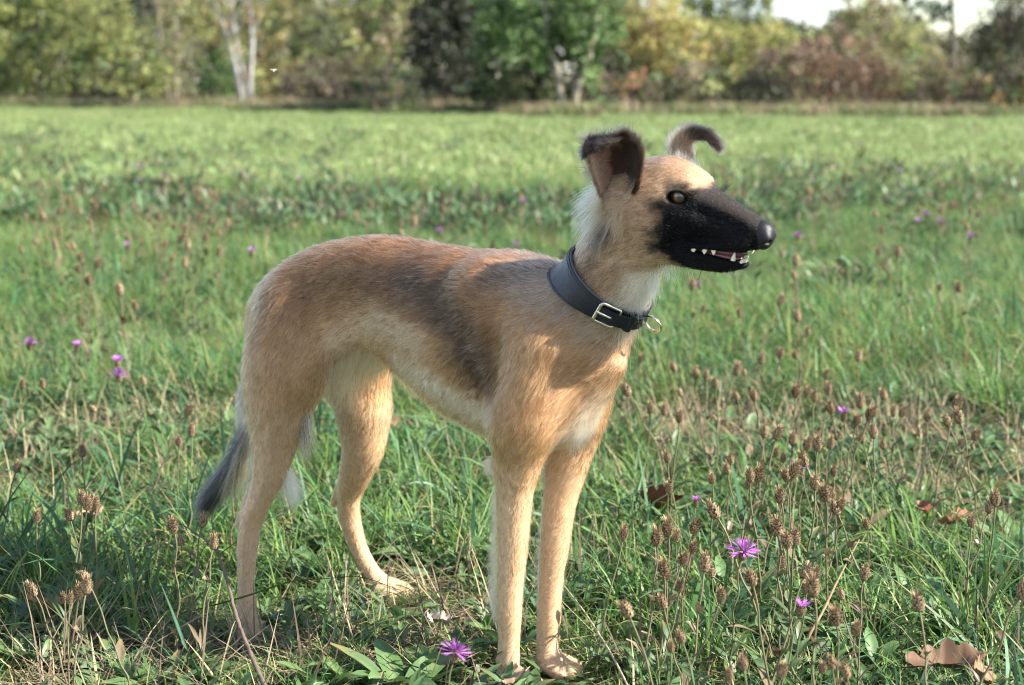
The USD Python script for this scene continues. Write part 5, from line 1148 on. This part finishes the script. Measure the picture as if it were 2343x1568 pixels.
# purple blooms, one by one: (u, v, height, kind, label)
BLOOMS = [(1037, 1490, .20, 'bloom_b', 'large purple knapweed bloom in front of the dog\'s near forepaw'), (66, 784, .27, 'bloom_a', 'purple knapweed bloom at the left edge of the meadow, level with the dog\'s rump'),
 (272, 856, .24, 'bloom_b', 'wide purple knapweed bloom left of the dog\'s thigh'), (268, 824, .26, 'bloom_c', 'small dark purple bloom just above the wide bloom left of the thigh'),
 (576, 572, .30, 'bloom_c', 'deep purple knapweed bloom right behind the dog\'s rump'), (293, 561, .28, 'bloom_c', 'small purple bloom alone in the grass far left of the dog\'s back'), (176, 788, .24, 'bloom_c', 'tiny pink-purple bud between the two larger blooms on the left'),
 (1697, 1256, .23, 'bloom_b', 'bright purple bloom among brown seed heads right of the forelegs'), (1832, 1060, .22, 'bloom_a', 'purple bloom above the seed-head patch, half way to the right edge'), (1932, 943, .24, 'bloom_c', 'shaded purple bloom at the back of the seed-head patch'),
 (1829, 1383, .22, 'bloom_c', 'fading purple bloom low in the front of the seed-head patch'), (1592, 1143, .17, 'bloom_c', 'small lilac bloom beside the reddish fallen leaf'), (1825, 538, .30, 'bloom_a', 'blurred purple bloom just right of the dog\'s nose'),
 (2118, 486, .30, 'bloom_a', 'blurred lilac bloom, topmost of four on the right'), (2098, 505, .28, 'bloom_c', 'blurred violet bloom left in the group of four on the right'), (2152, 507, .28, 'bloom_c', 'blurred magenta bloom in the middle of the four on the right'), (2219, 541, .28, 'bloom_a', 'blurred pink bloom, lowest and rightmost of the four on the right'),
 (1197, 457, .30, 'bloom_a', 'blurred purple bloom above the dog\'s shoulders, left of its ear'), (1008, 521, .28, 'bloom_c', 'blurred purple bloom just above the dog\'s back'), (683, 409, .30, 'bloom_a', 'blurred purple bloom in the sunlit grass above the rump'),
 (375, 401, .30, 'bloom_a', 'blurred violet bloom, right one of three on the upper left'), (320, 411, .28, 'bloom_a', 'blurred violet bloom, lower left one of three on the upper left'), (318, 383, .30, 'bloom_c', 'blurred pale bloom, uppermost of three on the upper left'), (108, 319, .32, 'bloom_a', 'distant violet bloom at the upper left edge of the dark plants'), (98, 302, .32, 'bloom_a', 'most distant violet bloom at the upper left'),
 (1180, 560, .25, 'bloom_c', 'blurred lilac bloom close above the withers'), (862, 375, .30, 'bloom_a', 'distant lilac bloom above the middle of the back'), (1968, 330, .32, 'bloom_a', 'distant pale bloom in the far grass right of the ears'), (1915, 382, .30, 'bloom_a', 'distant lilac bloom right of the forehead'), (2060, 392, .30, 'bloom_c', 'distant violet speck of bloom on the right'), (1600, 640, .25, 'bloom_c', 'small pink bud under the dog\'s chin')]
for u, v, h, k, lab in BLOOMS: plant_at(k, 'purple_knapweed', u, v, h, lab, 'flower')
# brown seed heads right of the dog, each where it shows
HR = [(148,35),(255,285),(192,280),(330,308),(270,492),(590,215),(670,205),(590,80),(860,195),(912,188),(945,222),(1008,190),(1020,250),(1155,245),(1150,280),(1200,275),(1220,295),(1140,325),(1312,292),(1345,297),(1265,215),(1595,255),(1560,300),(1617,310),(1685,390),(850,422),(910,450),(905,500),(960,437),(1015,445),(1165,387),(1222,387),(1262,420),(718,385),(775,378),(565,515),(545,545),(650,575),(690,570),(850,540),(820,575),(950,610),(1000,665),(1030,668),(1050,710),(795,680),(478,600),(492,690),(275,640),(70,840),(228,870),(280,830),(395,820),(780,820),(820,870),(855,865),(445,980),(660,1030),(795,980),(905,995),(948,1005),(910,1095),(950,1095),(1172,1040),(1430,1165),(1050,1230),(330,1080),(255,1005),(250,1140),(90,1150),(290,1370),(555,1495),(620,1430),(795,1470),(985,1460),(1025,1425),(1095,1465),(1750,710),(1670,790),(1775,690),(1900,1070),(335,1295),(1150,40),(1000,100),(700,60),(400,120),(450,130),(490,160),(85,130),(300,60),(790,20),(860,35)]
HL_ = [(375,470),(75,530),(375,680),(400,700),(440,720),(165,775),(320,760),(155,1095),(395,1085),(360,1110),(395,1020),(800,815),(925,795),(978,890),(880,380),(1085,250),(860,245),(655,135),(105,160),(195,170),(820,435),(1070,500)]
SPECIAL = {(1430,1165): 'tall plump seed head leaning right on a reddish stalk, lower right', (1172,1040): 'single plump seed head on an upright green stem, right of the seed-head patch', (492,690): 'tall seed head with a ragged bristly top near the reddish leaf', (1595,255): 'dark round seed head, topmost of three on the far right', (1685,390): 'lone small seed head at the far right of the patch', (1900,1070): 'seed head cut by the right edge of the picture',
 (270,492): 'open rusty seed head alone just right of the far foreleg', (70,840): 'seed head nearest the far foreleg', (1750,710): 'leafy-stemmed seed head, left of the pair at the right edge', (1775,690): 'leafy-stemmed seed head, right of the pair at the right edge', (290,1370): 'dark stubby seed head low in front, right of the forelegs', (555,1495): 'seed head at the bottom edge, leftmost of the front row', (620,1430): 'bristly seed head second from the left in the front row', (795,1470): 'broad seed head in the middle of the front row', (1095,1465): 'seed head at the right end of the front row', (148,35): 'small brown seed head close to the dog\'s chest', (1050,1230): 'seed head held sideways by a bent brown stalk', (445,980): 'rosy spent seed head beside the bright purple bloom'}
def region(X, Y):
    if Y < 170: return 'small blurred brown seed head in the grass behind the seed-head patch', 'seed heads behind the patch'
    if Y < 330: return 'brown knapweed seed head at the back of the patch right of the dog', 'seed heads at the back of the patch'
    if Y < 620: return 'brown knapweed seed head in the middle of the patch right of the dog', 'seed heads in the middle of the patch'
    if Y < 950: return 'pale-scaled seed head in the nearer half of the patch right of the dog', 'seed heads in the nearer half of the patch'
    return 'sharp pale-scaled seed head in the foreground right of the forelegs', 'seed heads in the foreground right'
for n_i, (X, Y) in enumerate(HR):
    u, v = (2300 + X * .8239) / 1.6533, (1300 + Y * .8245) / 1.6533; h = float(np.interp(Y, [0, 600, 1200, 1500], [.27, .26, .24, .21])) * rp.uniform(.85, 1.15)
    lab, grp = (SPECIAL[(X, Y)], None) if (X, Y) in SPECIAL else region(X, Y)
    plant_at('dry_' + 'abcde'[int(rp.integers(5))] if lab in SPECIAL.values() or True else '', 'dry_knapweed', u, v, h, lab, 'seed head', grp)
LSP = {(978,890): 'dark dead knapweed stalk crossing in front of the near hind leg', (800,815): 'brown seed head left of the tail tip, on a dark branched stalk', (925,795): 'brown seed head just below the tail tip', (165,775): 'orange-brown seed head on a green stem at the lower left', (375,470): 'small seed head on a bent dark stem at the left', (75,530): 'withered seed head at the left edge', (155,1095): 'low brown seed head near the lower left corner', (440,720): 'rusty seed head, rightmost of three clustered at the left', (375,680): 'rusty seed head, leftmost of three clustered at the left', (400,700): 'rusty seed head, middle of three clustered at the left'}
for X, Y in HL_:
    u, v = X * .8237 / 1.6533, (1300 + Y * .8245) / 1.6533; h = float(np.interp(Y, [0, 600, 1200], [.26, .25, .22])) * rp.uniform(.9, 1.1)
    plant_at('dry_' + 'abcde'[int(rp.integers(5))], 'dry_knapweed', u, v, h, LSP.get((X, Y), 'brown seed head in the grass left of the dog\'s hind legs'), 'seed head', None if (X, Y) in LSP else 'seed heads left of the hind legs')
# stands of dry knapweed in the darker belt behind the dog
def stand_of(n, uc, vc, su, sv, label, group, seed, hh=(.22, .38)):
    r = np.random.default_rng(seed)
    for _ in range(n):
        u, v = r.normal(uc, su), np.clip(r.normal(vc, sv), 300, 720); h = r.uniform(*hh)
        plant_at('dry_' + 'abcde'[int(r.integers(5))], 'dry_knapweed', u, v, h, label, 'seed head', group)
stand_of(46, 450, 480, 75, 55, 'dry brown knapweed in the thick stand left above the dog\'s rump', 'brown stand left of the back', 1)
stand_of(30, 120, 460, 80, 60, 'dry knapweed standing dark at the far left of the meadow', 'dark plants at the far left', 2)
stand_of(14, 210, 560, 120, 50, 'dry knapweed in the grass between left edge and the brown stand', 'dry plants left', 3)
stand_of(24, 1950, 440, 150, 35, 'blurred dry knapweed in the dark belt right of the dog\'s head', 'dark belt on the right', 4)
stand_of(22, 2240, 430, 80, 40, 'blurred dry knapweed in the dark belt at the right edge', 'dark belt at the right edge', 5)
stand_of(13, 1950, 560, 190, 50, 'blurred dry knapweed between the dark belt and the nose', 'dry plants right of the nose', 6)
stand_of(15, 950, 470, 180, 45, 'blurred dry knapweed behind the dog\'s back', 'dry plants behind the back', 7)
stand_of(6, 1700, 660, 140, 60, 'blurred dry knapweed below the dog\'s chin', 'dry plants below the chin', 8)
# ---------------------------------------------------------------- leafy weeds
def rosette(parent, n, L, w, col, seed, lift=(.15, .5), lobed=0.0):
    r = np.random.default_rng(seed)
    for k in range(n):
        az = 2 * np.pi * k / n * 1.0 + r.normal(0, .35); v, f, c = lance((r.normal(0, .006), r.normal(0, .006), .004), (np.cos(az), np.sin(az), 0), r.uniform(.7, 1.15) * L, w * r.uniform(.8, 1.2), col, seed * 40 + k, curl=r.uniform(.3, .9), lift=r.uniform(*lift), lobed=lobed); v[:, 2] = np.maximum(v[:, 2], .004); obj('leaf', (v, f), 'weed_leaf', parent, tint=c)
for key, a in (('dock', (9, .090, .027, (.075, .14, .045), 1)), ('plantain', (8, .075, .024, (.085, .155, .05), 2)), ('hawkbit', (11, .075, .018, (.065, .12, .045), 3)), ('sorrel', (7, .105, .021, (.07, .125, .055), 4))):
    p = stage.CreateClassPrim('/World/_weed_kind_' + key); LIB[key] = str(p.GetPath()); rosette(LIB[key], *a, lobed=.5 if key == 'hawkbit' else 0)
WEEDS = [(790, 1245, 'dock', 'dark leafy dock behind the near hind leg, under the far hock', None), (740, 1215, 'sorrel', 'upright leafy dock leaves between the hind legs', None), (920, 1400, 'dock', 'grey-green toothed leaves on the ground between fore and hind legs', None), (2270, 1420, 'dock', 'large leafy dock in the lower right corner', None), (2250, 1335, 'plantain', 'broad leaves at the right edge above the corner dock', None), (1760, 1330, 'dock', 'broad leaves in front of the seed-head patch', None), (1650, 1290, 'hawkbit', 'leafy rosette left of the bright purple bloom', None), (1440, 1150, 'plantain', 'broad leaves right of the far foreleg at knee height', None), (1700, 1180, 'sorrel', 'grey-green leaves behind the bright purple bloom', None), (1990, 1370, 'sorrel', 'long leaves under the plump lower-right seed head', None), (130, 1060, 'dock', 'shaded broad leaves at the left edge', None), (60, 1100, 'sorrel', 'dark narrow leaves at the far left edge', None), (440, 1530, 'plantain', 'pale green leaf clump at the bottom edge left of the hind leg', None)]
def weed(kind, u, v, label, grp, r):
    q = at_height(u, v, .03)
    if np.min(np.linalg.norm(FEET - q[:2], axis=1)) < .11: return
    copy_of(LIB[kind], 'leafy_weed', label, 'weed', grp, (q[0], q[1], float(ground_z(q[:1], q[1:2])[0])), (r.normal(0, 6), r.normal(0, 6), r.uniform(0, 360)), r.uniform(.85, 1.25))
for u, v, k, lab, grp in WEEDS: weed(k, u, v, lab, grp, rp)
for n_, u0, u1, v0, v1, lab, grp in ((34, 1330, 2340, 1080, 1540, 'low leafy weed rosette under the seed heads', 'weed rosettes under the seed heads'), (26, 0, 540, 980, 1560, 'low leafy weed rosette in the grass left of the hind legs', 'weed rosettes left of the dog'), (18, 620, 1120, 1120, 1560, 'low leafy weed rosette in the grass beneath the dog', 'weed rosettes beneath the dog'), (18, 1400, 2300, 860, 1080, 'small leafy weed rosette behind the seed-head patch', 'weed rosettes behind the patch'), (4, 1130, 1330, 1330, 1560, 'small leafy weed rosette around the forepaws', 'weed rosettes at the forepaws')):
    for k in range(n_): weed(('dock', 'plantain', 'hawkbit', 'sorrel')[int(rp.integers(4))], rp.uniform(u0, u1), rp.uniform(v0, v1), lab, grp, rp)
# darker leafy herbs make the dull belt behind the dog
belt = [merge(*[lance((q.normal(0, .05), q.normal(0, .05), .02 + .1 * q.random()), (math.cos(a), math.sin(a), 0), q.uniform(.05, .11), q.uniform(.012, .022), (.085, .15, .065) if q.random() < .7 else (.11, .085, .055), int(a * 1000) + k, curl=.6, lift=q.uniform(.3, 1.0), n=4, rib=False) for a in q.uniform(0, 6.28, 34)]) for k, q in ((k, np.random.default_rng(800 + k)) for k in range(4))]
r = np.random.default_rng(33); n_ = 1100; u = r.uniform(-60, 2400, n_); v = 465 + 75 * np.clip(r.normal(0, 1, n_), -2, 2.4) + 60 * (meshkit.noise(np.c_[u / 160, u * 0, u * 0], 4) - .5) * 2
P = np.array([at_height(a, b, .06) for a, b in zip(u, v)]); P[:, 2] = ground_z(P[:, 0], P[:, 1]); k_ = meshkit.fbm(np.c_[P[:, :2] * .35, P[:, 0] * 0], 3, 25) > .5; P = P[k_]
scatter('herbs', belt, 'weed_leaf', P, r.uniform(0, 6.28, len(P)), r.uniform(.7, 1.4, len(P)), r.integers(0, 4, len(P)), label='dull dark herbs in the belt behind the dog', seed=13)
# small-leaved ground cover between the grasses
def forb(n, seed):
    r = np.random.default_rng(seed); ms = []
    for k in range(n):
        az = r.uniform(0, 6.28); p = r.normal(0, .03, 2); ms.append(lance((p[0], p[1], r.uniform(.002, .03)), (np.cos(az), np.sin(az), 0), r.uniform(.02, .055), r.uniform(.008, .018), (.08, .145, .05) if r.random() < .8 else (.06, .11, .06), seed * 99 + k, curl=.8, lift=r.uniform(.1, .8), n=4, rib=False))
    return merge(*ms)
P, r = field(2600, 2.1, 6.0, 31, power=1.2); k_ = r.random(len(P)) < .35 + .65 * smoothstep(meshkit.fbm(np.c_[P[:, :2] * 1.6, np.zeros(len(P))], 3, 15), .42, .58); P = P[k_]; P = P[np.min(np.linalg.norm(P[:, None, :2] - FEET[None], axis=2), axis=1) > .035]
scatter('ground_cover', [forb(16, 700 + k) for k in range(5)], 'weed_leaf', P, r.uniform(0, 6.28, len(P)), r.uniform(.7, 1.3, len(P)), r.integers(0, 5, len(P)), label='small green leaves of low herbs between the grasses', seed=12)
# ---------------------------------------------------------------- fallen oak leaves
def oak_leaf(L, seed, curl=.5):
    r = np.random.default_rng(seed); n = 24; t = np.linspace(0, 1, n + 1); W = L * .30 * np.sin(np.pi * np.clip(t * .96 + .02, 0, 1)) ** .75 * (.62 + .38 * np.abs(np.sin(t * 4.2 * np.pi + .4))); V = []
    for k in range(n + 1):
        for q in (-1, -.6, -.2, .2, .6, 1):
            x = (t[k] - .5) * L; y = W[k] * q; z = curl * (abs(y) ** 1.5 * 3 + (x / L) ** 2 * L * .5) + r.normal(0, .0008) + .004 * np.sin(9 * t[k] + q * 2 + seed); V.append((x, y, z))
    V = np.array(V); i, j = np.meshgrid(np.arange(n), np.arange(5), indexing='ij'); q = np.stack([i * 6 + j, i * 6 + j + 1, (i + 1) * 6 + j + 1, (i + 1) * 6 + j], -1).reshape(-1, 4); f = np.vstack([q[:, [0, 1, 2]], q[:, [0, 2, 3]]])
    return np.vstack([V, V - [0, 0, .0008]]), np.vstack([f, f[:, ::-1] + len(V)])
OAK = [(2165, 1522, .12, (.15, .088, .052), 'large crumpled tan oak leaf in the lower right corner', 20), (2235, 1550, .08, (.27, .16, .10), 'tan oak leaf half under the large one at the bottom right', 80), (1500, 1162, .11, (.16, .045, .022), 'dark red-brown fallen leaf right of the far foreleg', 60), (2185, 1190, .07, (.26, .12, .07), 'upright pinkish-brown leaf on the right', 95), (2115, 1168, .06, (.24, .10, .06), 'small reddish leaf left of the upright one on the right', 30), (922, 975, .08, (.33, .20, .13), 'pinkish dead leaf behind the belly, right of the far hind leg', 70), (200, 1180, .07, (.36, .22, .14), 'pale pinkish dead leaf among the dark plants at the left', 20), (1640, 970, .08, (.33, .24, .16), 'pale dead leaf at the back of the seed-head patch', 40), (105, 1395, .07, (.30, .17, .08), 'orange-brown dead leaf at the lower left edge', 10), (1180, 1555, .06, (.36, .26, .17), 'dry curled leaf at the near forepaw', 50), (1010, 1425, .06, (.40, .34, .26), 'whitish scrap of dry leaf between the legs', 15), (640, 1010, .05, (.33, .22, .13), 'small brown leaf behind the near thigh', 20)]
for k, (u, v, L, c, lab, tl) in enumerate(OAK):
    V, f = oak_leaf(L, k, curl=1.1 + .6 * (k % 3)); q = at_height(u, v, .075 if k < 5 else .05); t = thing('fallen_leaf', lab, 'leaf', loc=(q[0], q[1], q[2]), rot=(tl * .6, tl * .25 - 10, k * 67 % 360))
    n = len(V); nz = meshkit.fbm(V * 60, 3, k)[:, None]; cc = np.tile(np.array(c), (n, 1)) * (.6 + .8 * nz); obj('blade', (V, f), 'fallen_leaf', t, tint=cc)
    vv, ff, c2 = tubeV([(-L * .72, .004, .004), (-L * .5, 0, .002), (0, 0, .002), (L * .45, 0, .004)], .0012, .0005, np.array(c) * .75, 5); obj('midrib', (vv, ff), 'fallen_leaf', t, tint=c2)
# ---------------------------------------------------------------- single stalks and blades that stand out
def stalk(name, pts, r0, r1, col, label, cat, flat=False):
    P = np.array([at_height(u, v, z) for u, v, z in pts]); q = PchipInterpolator(np.linspace(0, 1, len(P)), P)(np.linspace(0, 1, 22))
    if not flat:
        v, f = limb(q, r0, r1, 7); v = v + (meshkit.noise(v * 300, 4) - .5)[:, None] * r0 * .5
    else:
        tg = np.gradient(q, axis=0); sd = np.cross(tg, [.15, .35, .93]); sd /= np.linalg.norm(sd, axis=1, keepdims=True); t = np.linspace(0, 1, 22); w = (r0 * (1 - t ** 2.2) + r1)[:, None] * np.minimum(1, .5 + 3 * t)[:, None]; nrm = np.cross(sd, tg); nrm /= np.linalg.norm(nrm, axis=1, keepdims=True)
        v = np.stack([q - sd * w, q - nrm * w * .35, q + sd * w, q + nrm * .0005 - nrm * w * .35], 1).reshape(-1, 3); i, j = np.meshgrid(np.arange(21), np.arange(4), indexing='ij'); f = np.stack([i * 4 + j, i * 4 + (j + 1) % 4, (i + 1) * 4 + (j + 1) % 4, (i + 1) * 4 + j], -1).reshape(-1, 4)
    c = np.tile(np.array(col, float), (len(v), 1)) * (.7 + .6 * meshkit.fbm(v * 90, 2, 3)[:, None]); pth = obj(name, (v, f), 'grass_blade' if flat else 'plant', tint=c, label=label, category=cat)
stalk('dead_stalk', [(610, 1580, .05), (575, 1500, .075), (540, 1410, .11), (520, 1330, .15), (497, 1260, .19), (488, 1225, .21)], .0040, .0016, (.15, .11, .085), 'bent dark brown dead stalk rising in front of the near hind paw', 'stalk')
stalk('dead_stalk', [(500, 1265, .188), (455, 1225, .21), (425, 1205, .215), (402, 1192, .22)], .0017, .0010, (.15, .115, .09), 'thin dead side branch reaching left from the bent stalk', 'stalk')
stalk('dry_straw', [(275, 1525, .02), (370, 1460, .06), (470, 1405, .085), (545, 1375, .09)], .0042, .0010, (.36, .30, .23), 'pale flat straw slanting up to the near hind paw', 'straw', True)
stalk('dry_straw', [(1440, 1580, .10), (1400, 1500, .10), (1350, 1420, .10), (1285, 1335, .09)], .0017, .0012, (.42, .34, .22), 'long pale straw slanting across the grass right of the forelegs', 'straw')
stalk('long_grass', [(430, 1400, .04), (560, 1365, .09), (700, 1325, .13), (800, 1318, .13), (900, 1345, .10), (985, 1385, .06)], .0042, .0004, (.13, .21, .06), 'long arching green blade bowing over between the hind legs', 'grass', True)
stalk('long_grass', [(470, 1580, .02), (430, 1490, .08), (395, 1400, .12), (365, 1330, .15)], .0050, .0004, (.085, .17, .10), 'broad blue-green blade standing at the bottom left', 'grass', True)
stalk('long_grass', [(0, 1310, .05), (40, 1250, .09), (85, 1170, .14), (130, 1100, .19), (200, 1030, .22)], .0046, .0004, (.075, .145, .05), 'tall dark green blade leaning right at the left edge', 'grass', True)
stalk('long_grass', [(500, 1270, .12), (560, 1225, .15), (620, 1185, .17), (680, 1145, .17)], .0042, .0004, (.075, .145, .06), 'green blade crossing the near hind shank', 'grass', True)
stalk('long_grass', [(1560, 1490, .03), (1620, 1410, .08), (1720, 1370, .10), (1830, 1385, .09), (1900, 1420, .07)], .0048, .0004, (.12, .20, .08), 'pale arching blade in the foreground right of the forelegs', 'grass', True)
stalk('brown_stalk', [(1830, 1500, .04), (1870, 1420, .09), (1920, 1320, .13), (1965, 1235, .17)], .0030, .0012, (.22, .16, .08), 'leaning olive-brown stalk in the lower right', 'stalk')
for k, (u, v, lab, n_, L_) in enumerate(((430, 1262, 'dense blue-green grass tuft left of the near hind leg', 46, (.12, .26)), (500, 1215, 'blue-green grass tuft under the tail tip', 30, (.10, .22)), (60, 1330, 'dark green grass tuft at the lower left edge', 34, (.12, .28)), (2190, 1500, 'tall green grass tuft in the lower right foreground', 60, (.14, .32)), (2080, 1330, 'fine upright grass tuft right of the seed heads', 40, (.14, .30)), (2270, 960, 'yellow-green grass tuft near the right edge behind the patch', 60, (.14, .28)), (1620, 1420, 'arching grass tuft in front of the seed heads', 30, (.12, .24)), (1060, 1290, 'bright grass tuft between the fore and hind legs', 34, (.10, .2)), (960, 1130, 'fresh grass tuft below the belly', 46, (.10, .22)), (330, 1480, 'broad-bladed grass tuft at the bottom left', 26, (.10, .22)))):
    q = at_height(u, v, 0); bl = blades(n_, .045, L_, (.0035, .0075), .42, .9, ((G4, G2, (.08, .175, .085)) if k < 3 else (G1, G3, G2)), 900 + k, tipdry=.15, seg=7)
    t = thing('grass_tuft', lab, 'grass tuft', loc=(q[0], q[1], float(ground_z(q[:1], q[1:2])[0]))); obj('blades', bl[:2], 'grass_blade', t, tint=bl[2], kind='stuff')
# a seed drifting in the air
t = thing('drifting_seed', 'tiny white winged seed drifting in the air right of the birches', 'seed', loc=at_depth(626, 162, 2.75))
v, f = d0 = trimesh.creation.icosphere(1, 1.0), None
simple('fluff', (.9, .9, .9), .8)
obj('seed', (d0[0].vertices * [.0010, .0008, .0022], d0[0].faces), 'fluff', t)
for s in (-1, 1):
    vv, ff, _c = lance((s * .0006, 0, .0012), (s, 0, 0), .0042, .0018, (.9, .9, .9), 3 + s, curl=.3, lift=.1, rib=False); obj('wing', (vv, ff), 'fluff', t)
